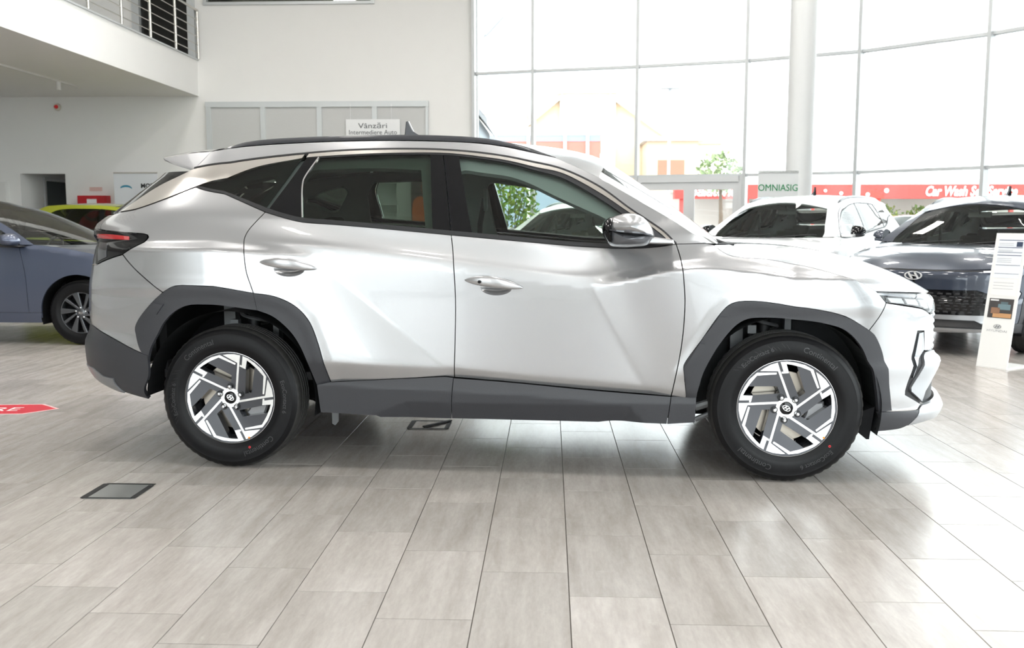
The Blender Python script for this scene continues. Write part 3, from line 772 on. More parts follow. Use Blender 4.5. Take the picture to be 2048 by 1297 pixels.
# glazed double door in the facade
(xa, ya), (xb, yb) = FAC[2], FAC[3]; L_ = math.hypot(xb - xa, yb - ya)
dr = empty('door_1', (xa, ya, 0), math.atan2(yb - ya, xb - xa)); tag(dr, kind='structure')
mb = MB(); mb.box((.03, -.12, 0), (.10, .02, 2.03)); mb.box((L_ - .12, -.12, 0), (L_ - .03, .02, 2.03)); mb.box((.1, -.12, 1.93), (L_ - .1, .02, 2.03)); mb.obj('door_frame', alu_dk, dr)
for k in range(2):
    x0 = .10 + k * (L_ - .22) / 2; x1 = x0 + (L_ - .22) / 2; mb = MB(); t = .10
    mb.box((x0, -.09, 0), (x0 + t, -.02, 1.93)); mb.box((x1 - t, -.09, 0), (x1, -.02, 1.93)); mb.box((x0 + t, -.09, 1.79), (x1 - t, -.02, 1.93)); mb.box((x0 + t, -.09, 0), (x1 - t, -.02, .2)); lf = mb.obj('leaf', alu_dk, dr)
    mb = MB(); mb.box((x0 + t, -.06, .2), (x1 - t, -.05, 1.79)); mb.obj('pane', g_fac, lf)
    mb = MB(); mb.tube([((x1 - .05) if k == 0 else (x0 + .05), -.15, .8), ((x1 - .05) if k == 0 else (x0 + .05), -.15, 1.25)], .015, 8); mb.obj('handle', inox, lf)
cl = MB(); cl.lathe([(.21, 0), (.21, 7.2)], 40, axis='z'); cl.lathe([(.235, 0), (.235, .06), (.21, .07)], 40, axis='z')
co = cl.obj('round_column', mat('column_white', (.70, .71, .71), .5), None, angle=40); co.location = (4.03, 15.6, 0); tag(co, 'white round structural column in front of the glass facade', 'column')
# ------------------------------------------------------------------ the SUV
BELT = [(-1.161,1.262),(-1.07,1.236),(-.981,1.215),(-.80,1.201),(-.636,1.188),(-.239,1.152),(.05,1.127),(.35,1.101),(.5,1.093),(.62,1.091),(.74,1.099),(.822,1.112)]
DGM = [(-.239,1.152),(-.226,1.041),(-.215,.846),(-.218,.66),(-.225,.468)]
DGR = [(-1.193,.872),(-1.228,.972),(-1.241,1.072),(-1.252,1.128),(-1.24,1.168),(-1.161,1.262)]
DGF = [(.822,1.112),(.841,1.047),(.857,.923),(.862,.83),(.851,.647),(.809,.396)]
ARF = [(.863,.533),(.864,.552),(.942,.673),(1.02,.791),(1.062,.836),(1.098,.85),(1.171,.854),(1.287,.842),(1.432,.821),(1.581,.787),(1.658,.745),(1.697,.72),(1.723,.699),(1.766,.615),(1.803,.501),(1.828,.340)]
ARI = [(.924,.267),(.927,.418),(.954,.519),(1.003,.619),(1.06,.704),(1.103,.749),(1.146,.772),(1.218,.779),(1.363,.771),(1.509,.75),(1.584,.724),(1.655,.656),(1.705,.565),(1.741,.458),(1.761,.339)]
ARR = [(-1.774,.569),(-1.806,.664),(-1.809,.696),(-1.712,.819),(-1.649,.872),(-1.584,.905),(-1.501,.907),(-1.355,.899),(-1.193,.872)]
ARRD = [(-1.193,.872),(-1.092,.857),(-.997,.815),(-.927,.745),(-.881,.636),(-.831,.437)]
ARRI = [(-1.77,.334),(-1.745,.533),(-1.702,.639),(-1.646,.729),(-1.577,.789),(-1.509,.814),(-1.395,.815),(-1.177,.789)]
ARRDI = [(-1.177,.789),(-1.098,.758),(-1.003,.672),(-.941,.555),(-.905,.412),(-.892,.274)]
RE = [(-1.578,1.483),(-1.3,1.523),(-.99,1.554),(-.776,1.567),(-.5,1.572),(-.305,1.567),(-.13,1.552),(.012,1.531),(.12,1.508),(.278,1.470),(.459,1.384),(.608,1.276),(.695,1.218),(.768,1.166),(.822,1.112)]
APO = [(.963,1.116),(.81,1.221),(.637,1.323),(.459,1.429),(.246,1.528)]
RAILB = [(.246,1.528),(.148,1.549),(.009,1.58),(-.129,1.60),(-.406,1.613),(-.78,1.614),(-1.13,1.604),(-1.348,1.590),(-1.506,1.568)]
HOODE = [(.963,1.116),(1.002,1.106),(1.03,1.082),(1.065,1.062),(1.116,1.053),(1.25,1.042),(1.40,1.015),(1.55,.976),(1.66,.938),(1.727,.900)]
CHI = [(-.997,1.531),(-.93,1.536),(-.605,1.55),(-.303,1.55),(-.124,1.532),(.014,1.511),(.151,1.478),(.279,1.449),(.46,1.354),(.602,1.259),(.695,1.2),(.768,1.143),(.80,1.112)]
SEAL = [(-.93,1.531),(-.605,1.545),(-.303,1.543),(-.124,1.524),(.014,1.501),(.151,1.464),(.279,1.428),(.46,1.328),(.602,1.231),(.67,1.18),(.72,1.128)]
def seg(L, x0, x1):
    return [p for p in L if x0 - 1e-6 <= p[0] <= x1 + 1e-6]
def rev(L): return L[::-1]
def ell(cx, cz, rx, rz, n=16): return [[(cx + rx * math.cos(t), cz + rz * math.sin(t)) for t in np.linspace(0, 2 * PI, n + 1)]]
def loft_handle(name, x0, z0, x1, z1, parent, keyhole):
    "lens-shaped pull over a cup"
    for sd in (-1, 1):
        n = 24; m = 14; V = []
        for i in range(n + 1):
            s = i / n; x = x0 + (x1 - x0) * s; zc = z0 + (z1 - z0) * s + .010 * math.sin(PI * s)
            hh = .0285 * math.sin(PI * min(max(s, .004), .996)) ** .62 * (1 - .10 * s); tt = .022 * math.sin(PI * min(max(s, .004), .996)) ** .6
            w = float(w_(x, zc)) + .006 + .020 * math.sin(PI * s) ** .7
            for j in range(m):
                t = 2 * PI * j / m; c_, s_ = math.cos(t), math.sin(t)
                V.append((x, sd * (w + tt * .55 * np.sign(c_) * abs(c_) ** .8), zc + hh * np.sign(s_) * abs(s_) ** .9))
        F = [(i * m + j, i * m + (j + 1) % m, (i + 1) * m + (j + 1) % m, (i + 1) * m + j) for i in range(n) for j in range(m)]
        mb = MB(); mb.add(V, F); o = mb.obj(name, silver, parent, smooth=True)
        if keyhole and sd < 0:
            kb = MB(); xx = x0 + .075; zz = z0 + (z1 - z0) * .28 + .004
            kb.lathe([(0, 0), (.008, 0), (.008, .01)], 16, c=(xx, sd * (float(w_(xx, zz)) + .0395), zz)); kb.obj('key_button', gloss_black, o)
        # cup behind it
        cx, cz = (x0 + x1) / 2 + (.012 if keyhole else .005), (z0 + z1) / 2 - .017; rx, rz = .074, .036; G = []
        for r in np.linspace(0, 1, 9):
            row = []
            for t in np.linspace(0, 2 * PI, 33):
                x = cx + rx * r * math.cos(t); z = cz + rz * r * math.sin(t)
                row.append((x, sd * (float(w_(x, z)) - .03 * (1 - r ** 2.5)), z))
            G.append(row)
        sheet('handle_cup', G, PAINT['body'], parent, mirror=False, up=(0, sd, 0))
PAINT = {'body': silver}
def grid_loft(E, C, nv, ex=2., ez=2.):
    "rows from an edge curve E to a centre curve C (same count), rounded towards the edge"
    E = np.asarray(E, float); C = np.asarray(C, float); v = np.linspace(0, 1, nv)[None, :, None]
    ex = np.asarray(ex, float).reshape(-1, 1) if np.ndim(ex) else ex
    y = E[:, None, 1] * (1 - v[..., 0]); fx = 1 - (1 - v[..., 0]) ** ex; fz = 1 - (1 - v[..., 0]) ** ez
    x = E[:, None, 0] + (C[:, None, 0] - E[:, None, 0]) * fx; z = E[:, None, 2] + (C[:, None, 2] - E[:, None, 2]) * fz
    return np.stack([x, y, z], -1)
def on_side(L, step=.02, off=0., S=None):
    S = S or SUV; P = cat_rom(to_u(L, S), step); X, N = pts3(P[:, 0], P[:, 1], S.surf, off, S); return X
def resample(P, n):
    P = np.asarray(P, float); s = np.concatenate([[0], np.cumsum(np.linalg.norm(np.diff(P, axis=0), axis=1))]); t = np.linspace(0, s[-1], n)
    return np.stack([np.interp(t, s, P[:, k]) for k in range(P.shape[1])], 1)
def pillow(name, P, y0, y1, m, parent, n=7, power=2.6, inner=None, mirror=False):
    "an outline in (x, z) swollen from y0 to y1"
    P = np.asarray(P, float); c = P.mean(0); k = len(P); V = []
    for i in range(n + 1):
        t = i / n; s = (1 - t ** power) ** (1 / power) if i < n else 0.
        s = .001 if s == 0 else s
        V += [(c[0] + (p[0] - c[0]) * s, y0 + (y1 - y0) * t, c[1] + (p[1] - c[1]) * s) for p in P]
    F = [(i * k + j, i * k + (j + 1) % k, (i + 1) * k + (j + 1) % k, (i + 1) * k + j) for i in range(n) for j in range(k)]
    F.append(tuple(range(k))[::-1])
    mb = MB(); mb.add(V, F); return mb.obj(name, m, parent, angle=50, mirror=mirror)
def rbox(name, lo, hi, m, parent, r=.05, rot_y=0., piv=None, seg_=3):
    "box with rounded edges, optionally leaned about y"
    bm = bmesh.new(); bmesh.ops.create_cube(bm, size=1)
    lo, hi = np.array(lo, float), np.array(hi, float)
    for v in bm.verts: v.co = Vector((lo + hi) / 2 + (hi - lo) * np.array(v.co))
    bmesh.ops.bevel(bm, geom=bm.edges[:], offset=r, segments=seg_, affect='EDGES', profile=.6)
    if rot_y:
        pv = Vector(piv or tuple((lo + hi) / 2)); bmesh.ops.rotate(bm, verts=bm.verts, cent=pv, matrix=Matrix.Rotation(rot_y, 3, 'Y'))
    me = bpy.data.meshes.new(name); bm.to_mesh(me); bm.free(); me.materials.append(m)
    me.polygons.foreach_set('use_smooth', np.ones(len(me.polygons), dtype=bool)); sharp_edges(me, 45)
    o = bpy.data.objects.new(name, me); COL.objects.link(o); o.parent = parent
    return o
FACE = []      # parts of the nose that another model of the same maker swaps out
def build_suv(root, TY, RIM):
    R = root; RS = .018
    # --- painted sides
    bm_, bf_ = seg(BELT, -1.2, -.239), seg(BELT, -.239, .83)
    panel('rear_door', [bm_, DGM, [(-.225,.468),(-.267,.473)], [(-.267,.473),(-.831,.437)], rev(ARRD), DGR], silver, R, res=RS, holes=[ell(-1.02, .9895, .075, .037)])
    panel('front_door', [bf_, DGF, [(.809,.396),(.449,.418),(.044,.45),(-.225,.468)], rev(DGM)], silver, R, res=RS, holes=[ell(-.019, .9055, .075, .037)])
    loft_handle('door_handle', -1.162, 1.022, -.888, .991, R, False)
    loft_handle('door_handle', -.170, .940, .108, .905, R, True)
    panel('front_fender', [rev(DGF), HOODE[:2] and [(.822,1.112),(.963,1.116)], HOODE, [(1.727,.900),(1.775,.846)], [(1.775,.846),(1.748,.788),(1.732,.765),(1.697,.72)], rev(ARF[:12]), [(.863,.533),(.879,.40)], [(.879,.40),(.876,.392)], [(.876,.392),(.809,.396)]], silver, R, res=RS)
    panel('quarter_panel', [[(-1.161,1.262),(-1.546,1.387)], [(-1.546,1.387),(-1.70,1.325),(-1.852,1.277),(-1.969,1.262)], [(-1.969,1.262),(-2.045,1.245)], [(-2.045,1.245),(-2.07,1.176)], [(-2.07,1.176),(-1.95,1.166),(-1.785,1.157)], [(-1.785,1.157),(-1.752,1.150),(-1.745,1.140),(-1.762,1.116)], [(-1.762,1.116),(-1.873,1.056)], [(-1.873,1.056),(-1.72,.922),(-1.649,.872)], ARR[4:], DGR], silver, R, res=RS)
    panel('tailgate', [[(-2.045,1.245),(RC,1.258)], [(RC,1.258),(RC,1.178)], [(RC,1.178),(-2.07,1.176)], [(-2.07,1.176),(-2.045,1.245)]], silver, R, res=.03, sides='b')
    panel('tailgate_lower', [[(-2.10,1.108),(RC,1.112)], [(RC,1.112),(RC,.992)], [(RC,.992),(-2.085,1.0)], [(-2.085,1.0),(-2.10,1.108)]], silver, R, res=.03, sides='b')
    dt = [(-1.774,.569),(-1.86,.602),(-1.949,.637),(-2.104,.683)]
    panel('rear_bumper', [[(-1.873,1.054),(-2.068,.998)], [(-2.068,.998),(RC,.990)], [(RC,.990),(RC,.70)], [(RC,.70),(-2.104,.683)], rev(dt), ARR[:5], [(-1.649,.872),(-1.72,.922),(-1.873,1.054)]], silver, R, res=RS, sides='b')
    panel('rear_bumper_skirt', [dt, [(-2.104,.683),(RC,.70)], [(RC,.70),(RC,.47)], [(RC,.47),(-2.153,.474)], [(-2.153,.474),(-2.11,.471)], [(-2.11,.471),(-2.034,.437)], [(-2.034,.437),(-1.962,.432)], [(-1.962,.432),(-1.915,.358)], [(-1.915,.358),(-1.77,.334)], [(-1.77,.334),(-1.752,.45),(-1.742,.560)], [(-1.742,.560),(-1.774,.569)]], clad, R, off=.004, res=.03, sides='b', gap=.001)
    panel('rear_skid', [[(-2.153,.474),(RC,.465)], [(RC,.465),(RC,.37)], [(RC,.37),(-2.10,.392),(-1.97,.362),(-1.915,.357)], [(-1.915,.357),(-1.962,.432)], [(-1.962,.432),(-2.034,.437)], [(-2.034,.437),(-2.11,.471)], [(-2.11,.471),(-2.153,.474)]], skid_dk, R, off=.010, res=.03, sides='b', gap=.001)
    # --- cladding
    panel('rear_arch_trim', [ARR, [(-1.193,.872),(-1.177,.789)], rev(ARRI[1:]), [(-1.745,.533),(-1.742,.560)], [(-1.742,.560),(-1.774,.569)]], clad, R, off=.010, res=.025, gap=.0006, dome=.006)
    panel('rear_door_arch_trim', [ARRD, [(-.831,.437),(-.90,.412)], [(-.90,.412),(-.941,.555),(-1.003,.672),(-1.098,.758),(-1.177,.789)], [(-1.177,.789),(-1.193,.872)]], clad, R, off=.010, res=.025, gap=.0012, dome=.006)
    panel('rear_sill_trim', [[(-.898,.425),(-.831,.440)], [(-.831,.440),(-.267,.473)], [(-.267,.473),(-.228,.468)], [(-.228,.468),(-.242,.262)], [(-.242,.262),(-.59,.266)], [(-.59,.266),(-.61,.276)], [(-.61,.276),(-.886,.286)], [(-.886,.286),(-.898,.425)]], clad, R, sf=clad_surf, res=.018, gap=.0012)
    panel('front_sill_trim', [[(-.228,.468),(.044,.452),(.449,.420),(.809,.398)], [(.809,.398),(.792,.264)], [(.792,.264),(.69,.266)], [(.69,.266),(.53,.268),(.47,.260)], [(.47,.260),(-.242,.262)], [(-.242,.262),(-.228,.468)]], clad, R, sf=clad_surf, res=.018, gap=.0022)
    panel('front_arch_trim', [ARF, [(1.828,.340),(1.761,.339)], rev(ARI[1:]), [(.927,.418),(.926,.40)], [(.926,.40),(.879,.398)], [(.879,.398),(.863,.533)]], clad, R, off=.010, res=.025, gap=.0006, dome=.006)
    panel('front_sill_end', [[(.809,.398),(.926,.398)], [(.926,.398),(.922,.275)], [(.922,.275),(.792,.264)], [(.792,.264),(.809,.398)]], clad, R, sf=clad_surf, res=.018, gap=.0015)
    for q in ([(1.017,.785),(1.058,.782),(.983,.680),(.943,.680)], [(.931,.660),(.966,.656),(.904,.545),(.868,.545)]):
        panel('arch_inlay', [[a, b] for a, b in zip(q, q[1:] + q[:1])], clad, R, off=.0165, res=.02, gap=.002, thick=.007)
    q = [(-1.700,.820),(-1.636,.818),(-1.678,.762),(-1.745,.762)]
    panel('arch_inlay', [[a, b] for a, b in zip(q, q[1:] + q[:1])], clad, R, off=.0165, res=.02, gap=.002, thick=.007)
    # --- greenhouse
    panel('roof_side', [RE, [(.822,1.112),(.963,1.116)], APO, RAILB, [(-1.506,1.568),(-1.578,1.483)]], silver, R, res=.022, gap=.001)
    panel('window_trim', [[(-.985,1.552)] + seg(RE, -.98, .83), [(.822,1.112),(.80,1.112)], rev(CHI), [(-.997,1.531),(-.985,1.552)]], chrome, R, off=.004, res=.02, gap=.0012)
    panel('pillar_trim', [rev([p for p in RE if p[0] < -.98]) and [(-1.003,1.551),(-1.3,1.520),(-1.578,1.481)], [(-1.578,1.481),(-1.78,1.385),(-1.969,1.264)], [(-1.969,1.264),(-1.852,1.279),(-1.70,1.327),(-1.546,1.389)], [(-1.546,1.389),(-1.459,1.418),(-1.254,1.484),(-1.016,1.529)], [(-1.016,1.529),(-1.003,1.551)]], chrome, R, off=.003, res=.025, gap=.0012)
    panel('window_seal', [CHI, [(.80,1.112),(.72,1.128)], rev(SEAL), [(-.93,1.531),(-.997,1.531)]], clad_dk, R, off=.001, res=.02, gap=0, thick=.02)
    panel('belt_strip', [BELT, [(.822,1.112),(.80,1.116)], [(.80,1.116),(.74,1.117),(.62,1.108),(.5,1.111),(.35,1.119),(.05,1.146),(-.239,1.172),(-.636,1.208),(-.80,1.221),(-.981,1.236),(-1.07,1.256),(-1.152,1.280)], [(-1.152,1.280),(-1.161,1.262)]], clad_dk, R, off=.004, res=.02, gap=0)
    panel('quarter_strip', [[(-1.161,1.262),(-1.546,1.387)], [(-1.546,1.387),(-1.535,1.392)], [(-1.535,1.392),(-1.152,1.280)], [(-1.152,1.280),(-1.161,1.262)]], clad_dk, R, off=.004, res=.02, gap=0)
    top = [(-.93,1.532),(-.605,1.546),(-.368,1.545)]
    panel('rear_door_glass', [top, [(-.368,1.545),(-.327,1.178)], [(-.327,1.178),(-.636,1.205),(-.80,1.218),(-.968,1.233)], [(-.968,1.233),(-.992,1.409),(-.984,1.44),(-.93,1.532)]], g_dark, R, off=-.003, res=.04, gap=0, thick=.003)
    panel('front_door_glass', [[p for p in SEAL if p[0] > -.2][0:0] + [(-.236,1.538),(-.124,1.526),(.014,1.503),(.151,1.466),(.279,1.430),(.46,1.330),(.602,1.233),(.67,1.18),(.72,1.128)], [(.72,1.128),(.72,1.112)], [(.72,1.112),(.62,1.106),(.5,1.109),(.35,1.116),(.05,1.142),(-.143,1.16)], [(-.143,1.16),(-.236,1.538)]], g_clear, R, off=-.003, res=.04, gap=0, thick=.003)
    panel('quarter_glass', [[(-1.54,1.391),(-1.459,1.420),(-1.254,1.486),(-1.016,1.53)], [(-1.016,1.53),(-1.163,1.276)], [(-1.163,1.276),(-1.54,1.391)]], g_quarter, R, off=-.001, res=.03, gap=.001, thick=.004)
    panel('rear_pillar_cover', [[(-.995,1.531),(-.936,1.536)], [(-.936,1.536),(-.99,1.44),(-.998,1.409),(-.974,1.235)], [(-.974,1.235),(-1.07,1.252),(-1.148,1.276)], [(-1.148,1.276),(-.995,1.531)]], gloss_black, R, off=0, res=.03, gap=.0016)
    panel('b_pillar_cover', [[(-.372,1.547),(-.309,1.548)], [(-.309,1.548),(-.275,1.372),(-.242,1.170)], [(-.242,1.170),(-.331,1.178)], [(-.331,1.178),(-.372,1.547)]], gloss_black, R, off=0, res=.03, gap=.0016)
    panel('b_pillar_cover', [[(-.309,1.548),(-.230,1.540)], [(-.230,1.540),(-.139,1.162)], [(-.139,1.162),(-.242,1.170)], [(-.242,1.170),(-.275,1.372),(-.309,1.548)]], gloss_black, R, off=0, res=.03, gap=.0016)
    strip('drip_moulding', [(x, z + .001) for x, z in RE], .007, clad_dk, R, off=.006)
    strip('glass_divider', [(-.931,1.534),(-.986,1.438),(-.994,1.409),(-.971,1.236)], .007, bright, R, off=.003)
    # --- roof, windscreen, tailgate glass, spoiler
    n = 26
    Ee = resample(on_side([(.459,1.429),(.352,1.480)] + RAILB), n); Ec = np.stack([np.linspace(.50, -1.56, n), np.zeros(n), curve([(-1.56,1.622),(-1.2,1.65),(-.7,1.663),(-.2,1.655),(.15,1.628),(.40,1.582),(.50,1.545)])(np.linspace(.50, -1.56, n))], 1)
    sheet('roof', grid_loft(Ee, Ec, 20, np.linspace(1.6, 2.2, n), 1.8), silver, R, thick=.02)
    We = resample(on_side(APO[:4]), 20); t = np.linspace(0, 1, 20); Wc = np.stack([1.13 + (.50 - 1.13) * t, 0 * t, 1.098 + (1.542 - 1.098) * t + .010 * np.sin(PI * t)], 1)
    Gw = grid_loft(We, Wc, 25, 1.6, 1.8); sheet('windscreen', Gw[:, 4:], g_wind, R, up=(1, 0, 1))
    for sd in (1, -1): sheet('a_pillar', Gw[:, :5] * [1, sd, 1], silver, R, mirror=False, up=(1, 0, 1))
    q = np.linspace(0, 1, 20); band = MB()
    gt = [(-1.585,1.470),(-1.68,1.437),(-1.79,1.376),(-1.965,1.262)]
    panel('tailgate_glass', [gt, [(-1.965,1.262),(RC,1.262)], [(RC,1.262),(RC,1.47)], [(RC,1.47),(-1.585,1.470)]], g_dark_rear, R, res=.03, sides='b', gap=0, thick=.004, off=-.002)
    Se = resample(on_side([(-1.506,1.568),(-1.578,1.483)]), 8)
    sp_top = np.array([(-1.506,-.640,1.568),(-1.64,-.625,1.560),(-1.775,-.612,1.541)]); sc_top = np.array([(-1.56,0,1.622),(-1.70,0,1.615),(-1.86,0,1.588)])
    Gt = grid_loft(resample(sp_top, 8), resample(sc_top, 8), 16, 2.4, 2.2)
    sp_bot = np.array([(-1.775,-.612,1.541),(-1.765,-.612,1.527),(-1.70,-.640,1.503),(-1.597,-.673,1.474)]); sc_bot = np.array([(-1.86,0,1.588),(-1.85,0,1.574),(-1.78,0,1.55),(-1.66,0,1.50)])
    Gb = grid_loft(resample(sp_bot, 8), resample(sc_bot, 8), 16, 2.4, 2.2)
    so = sheet('rear_spoiler', Gt, silver, R); sheet('spoiler_underside', Gb, silver, so, up=(0, 0, -1))
    cap = [(-1.506,-.640,1.568),(-1.64,-.625,1.560),(-1.775,-.612,1.541),(-1.765,-.614,1.526),(-1.70,-.645,1.503),(-1.597,-.677,1.474),(-1.578,-.678,1.483)]
    for sd in (1, -1): cb = MB(); cb.add([(x, sd * y, z) for x, y, z in cap], [tuple(range(7))]); cb.obj('spoiler_cheek', silver, so)
    # --- bonnet
    He = resample(on_side(HOODE[1:]), 30); s = np.linspace(0, 1, 30)
    Hc = np.stack([1.20 + (2.15 - 1.20) * s, 0 * s, curve([(1.2,1.100),(1.4,1.092),(1.6,1.068),(1.8,1.022),(1.95,.968),(2.06,.916),(2.15,.862)])(1.20 + .95 * s)], 1)
    sheet('bonnet', grid_loft(He, Hc, 26, 2.0 + 1.2 * s, 2.4), silver, R, thick=.02)
    # --- front end
    panel('headlight_housing', [[(1.727,.898),(1.858,.889),(2.06,.868)], [(2.06,.868),(FC,.860)], [(FC,.860),(FC,.785)], [(FC,.785),(2.108,.781)], [(2.108,.781),(2.038,.780),(1.989,.806),(1.88,.829),(1.775,.847)], [(1.775,.847),(1.727,.898)]], gloss_black, R, off=-.018, res=.03, sides='b', gap=0)
    for i, (q, m) in enumerate((([(1.735,.894),(1.86,.885),(2.05,.866),(2.05,.853),(1.86,.872),(1.745,.884)], lamp_in), ([(1.79,.872),(1.87,.866),(1.885,.838),(1.81,.848)], led_w), ([(1.885,.864),(1.955,.858),(1.975,.822),(1.90,.835)], led_w), ([(1.97,.855),(2.03,.848),(2.045,.80),(1.99,.818)], led_w), ([(2.045,.846),(2.09,.840),(2.10,.79),(2.058,.796)], led_w))):
        panel('daytime_light', [[a, b] for a, b in zip(q, q[1:] + q[:1])], m, R, off=-.010, res=.02, gap=.001, thick=.006)
    panel('headlight_lens', [[(1.729,.897),(1.858,.888),(2.09,.862)], [(2.09,.862),(2.112,.783)], [(2.112,.783),(2.038,.782),(1.989,.808),(1.88,.831),(1.777,.849)], [(1.777,.849),(1.729,.897)]], g_lamp, R, off=-.002, res=.03, gap=.001, thick=.003)
    bump_top = [(1.775,.845),(1.88,.827),(1.989,.804),(2.038,.778),(2.075,.755)]
    panel('front_bumper', [bump_top, [(2.075,.755),(2.085,.70),(2.08,.62),(2.05,.60)], [(2.05,.60),(2.010,.605)], [(2.010,.605),(2.004,.70)], [(2.004,.70),(1.958,.705)], [(1.958,.705),(1.897,.43)], [(1.897,.43),(1.897,.41)], [(1.897,.41),(1.998,.350)], [(1.998,.350),(1.977,.330)], [(1.977,.330),(1.828,.339)], rev(ARF[11:]), [(1.697,.72),(1.732,.765),(1.748,.788),(1.775,.845)]], silver, R, res=RS)
    panel('lamp_pod', [[(1.958,.705),(2.006,.702)], [(2.006,.702),(2.013,.60)], [(2.013,.60),(1.928,.448)], [(1.928,.448),(1.930,.42)], [(1.930,.42),(2.0,.362)], [(2.0,.362),(1.998,.350)], [(1.998,.350),(1.897,.41)], [(1.897,.41),(1.897,.43)], [(1.897,.43),(1.958,.705)]], clad_dk, R, off=-.008, res=.03, gap=0)
    panel('front_lamp', [[(1.968,.694),(1.999,.697)], [(1.999,.697),(2.010,.61)], [(2.010,.61),(1.957,.535),(1.936,.485)], [(1.936,.485),(1.968,.694)]], lamp_clear, R, off=.001, res=.02, gap=.002, thick=.01)
    panel('bumper_wing', [[(2.013,.598),(2.093,.593)], [(2.093,.593),(2.146,.546)], [(2.146,.546),(2.02,.411)], [(2.02,.411),(2.0,.363)], [(2.0,.363),(1.928,.422)], [(1.928,.422),(1.926,.442)], [(1.926,.442),(2.013,.598)]], skid, R, off=.012, res=.02, gap=.001, dome=.008)
    panel('fog_grille', [[(2.146,.542),(FC,.55)], [(FC,.55),(FC,.355)], [(FC,.355),(2.0,.352)], [(2.0,.352),(2.02,.411)], [(2.02,.411),(2.146,.542)]], clad_dk, R, off=-.025, res=.03, gap=0, sides='b')
    panel('bumper_corner', [[(1.757,.339),(1.977,.329)], [(1.977,.329),(1.914,.262)], [(1.914,.262),(1.882,.252),(1.757,.246)], [(1.757,.246),(1.757,.339)]], clad, R, off=.006, res=.03, gap=.001)
    panel('front_skid', [[(1.977,.329),(1.998,.348)], [(1.998,.348),(FC,.352)], [(FC,.352),(FC,.235)], [(FC,.235),(2.06,.268),(1.914,.262)], [(1.914,.262),(1.977,.329)]], skid, R, off=.008, res=.025, sides='b', gap=.001)
    FACE.append(panel('grille', [[(2.075,.755),(2.108,.779)], [(2.108,.779),(FC,.783)], [(FC,.783),(FC,.56)], [(FC,.56),(2.15,.56)], [(2.15,.56),(2.09,.598)], [(2.09,.598),(2.08,.62),(2.085,.70),(2.075,.755)]], gloss_black, R, off=-.02, res=.03, sides='b', gap=0)[0])
    # grille jewels
    jb = MB()
    for iz, z in enumerate(np.arange(.585, .77, .032)):
        for iu, u in enumerate(np.arange(.60, .99, .045)):
            U = X0F + LF * (u + .011 * (iz % 2)); q = [(U, z), (U + .03, z + .006), (U + .034, z + .026), (U + .006, z + .02)]
            X, N_ = pts3(np.array([p[0] for p in q]), np.array([p[1] for p in q]), surf, -.012); cc = X.mean(0) + N_.mean(0) * .008
            jb.add([*X, cc], [(0, 1, 4), (1, 2, 4), (2, 3, 4), (3, 0, 4)])
    FACE.append(jb.obj('grille_jewels', alloy_gloss, R, mirror=True)); FACE[-1]['kind'] = 'stuff'
    e = emblem_geo(.07, .036, .14, .006); e.V = [(2.205 - y, x, z + .70) for x, y, z in [(p[0], p[1], p[2]) for p in e.V]]
    FACE.append(e.obj('emblem', bright, R))
    # --- tail lamps
    panel('tail_lamp', [[(-1.785,1.155),(-1.95,1.164),(-2.10,1.172)], [(-2.10,1.172),(-2.14,1.13)], [(-2.14,1.13),(-2.11,1.115)], [(-2.11,1.115),(-2.085,1.002)], [(-2.085,1.002),(-2.068,.999)], [(-2.068,.999),(-1.873,1.056)], [(-1.873,1.056),(-1.762,1.116)], [(-1.762,1.116),(-1.747,1.140),(-1.754,1.149),(-1.785,1.155)]], gloss_black, R, off=.002, res=.025, gap=.001)
    q = [(-1.855,1.142),(-1.85,1.124),(-1.96,1.128),(-2.09,1.134),(-2.09,1.152),(-1.96,1.150)]
    panel('tail_light_bar', [[q[0], q[1]], q[1:4], q[3:5], [q[4], q[5], q[0]]], red_lens, R, off=.004, res=.02, gap=0, thick=.004)
    q = [(-1.99,1.105),(-2.075,1.112),(-2.052,1.015),(-1.98,1.04)]
    panel('tail_light_claw', [[a, b] for a, b in zip(q, q[1:] + q[:1])], mat_smoke, R, off=.004, res=.02, gap=0, thick=.004)
    panel('rear_light_band', [[(-2.10,1.172),(RC,1.176)], [(RC,1.176),(RC,1.114)], [(RC,1.114),(-2.11,1.113)], [(-2.11,1.113),(-2.14,1.13),(-2.10,1.172)]], gloss_black, R, off=.001, res=.03, sides='b', gap=.001)
    # --- roof rails
    for sd in (1, -1):
        L_ = np.array([(-1.480,1.573),(-1.42,1.594),(-1.353,1.614),(-1.245,1.629),(-1.05,1.639),(-.787,1.645),(-.41,1.646),(-.132,1.631),(.007,1.608),(.111,1.581),(.185,1.553),(.245,1.531)])
        P = cat_rom(L_, .03); Lb = np.array(RAILB[::-1]); zb = np.interp(P[:, 0], Lb[:, 0], Lb[:, 1]) + .004
        V = []; k = len(P)
        for (x, zt), z0 in zip(P, zb):
            w = float(w_(x, z0)) - .004; lift = min(.012, max(0, (zt - z0) * .3))
            V += [(x, -sd * (w - .002), z0 + lift * .3), (x, -sd * (w - .008), zt - .006), (x, -sd * (w - .016), zt), (x, -sd * (w - .032), zt - .002), (x, -sd * (w - .04), z0)]
        F = [(i * 5 + j, i * 5 + (j + 1) % 5, (i + 1) * 5 + (j + 1) % 5, (i + 1) * 5 + j) for i in range(k - 1) for j in range(5)]
        mb = MB(); mb.add(V, F + [(0, 1, 2, 3, 4), tuple(range((k - 1) * 5, k * 5))]); mb.obj('roof_rail', mat_rail, R, angle=40)
    mb = MB(); P = [(-.45,1.655),(-.66,1.655),(-.64,1.705),(-.632,1.775),(-.618,1.778),(-.59,1.72),(-.53,1.68)]
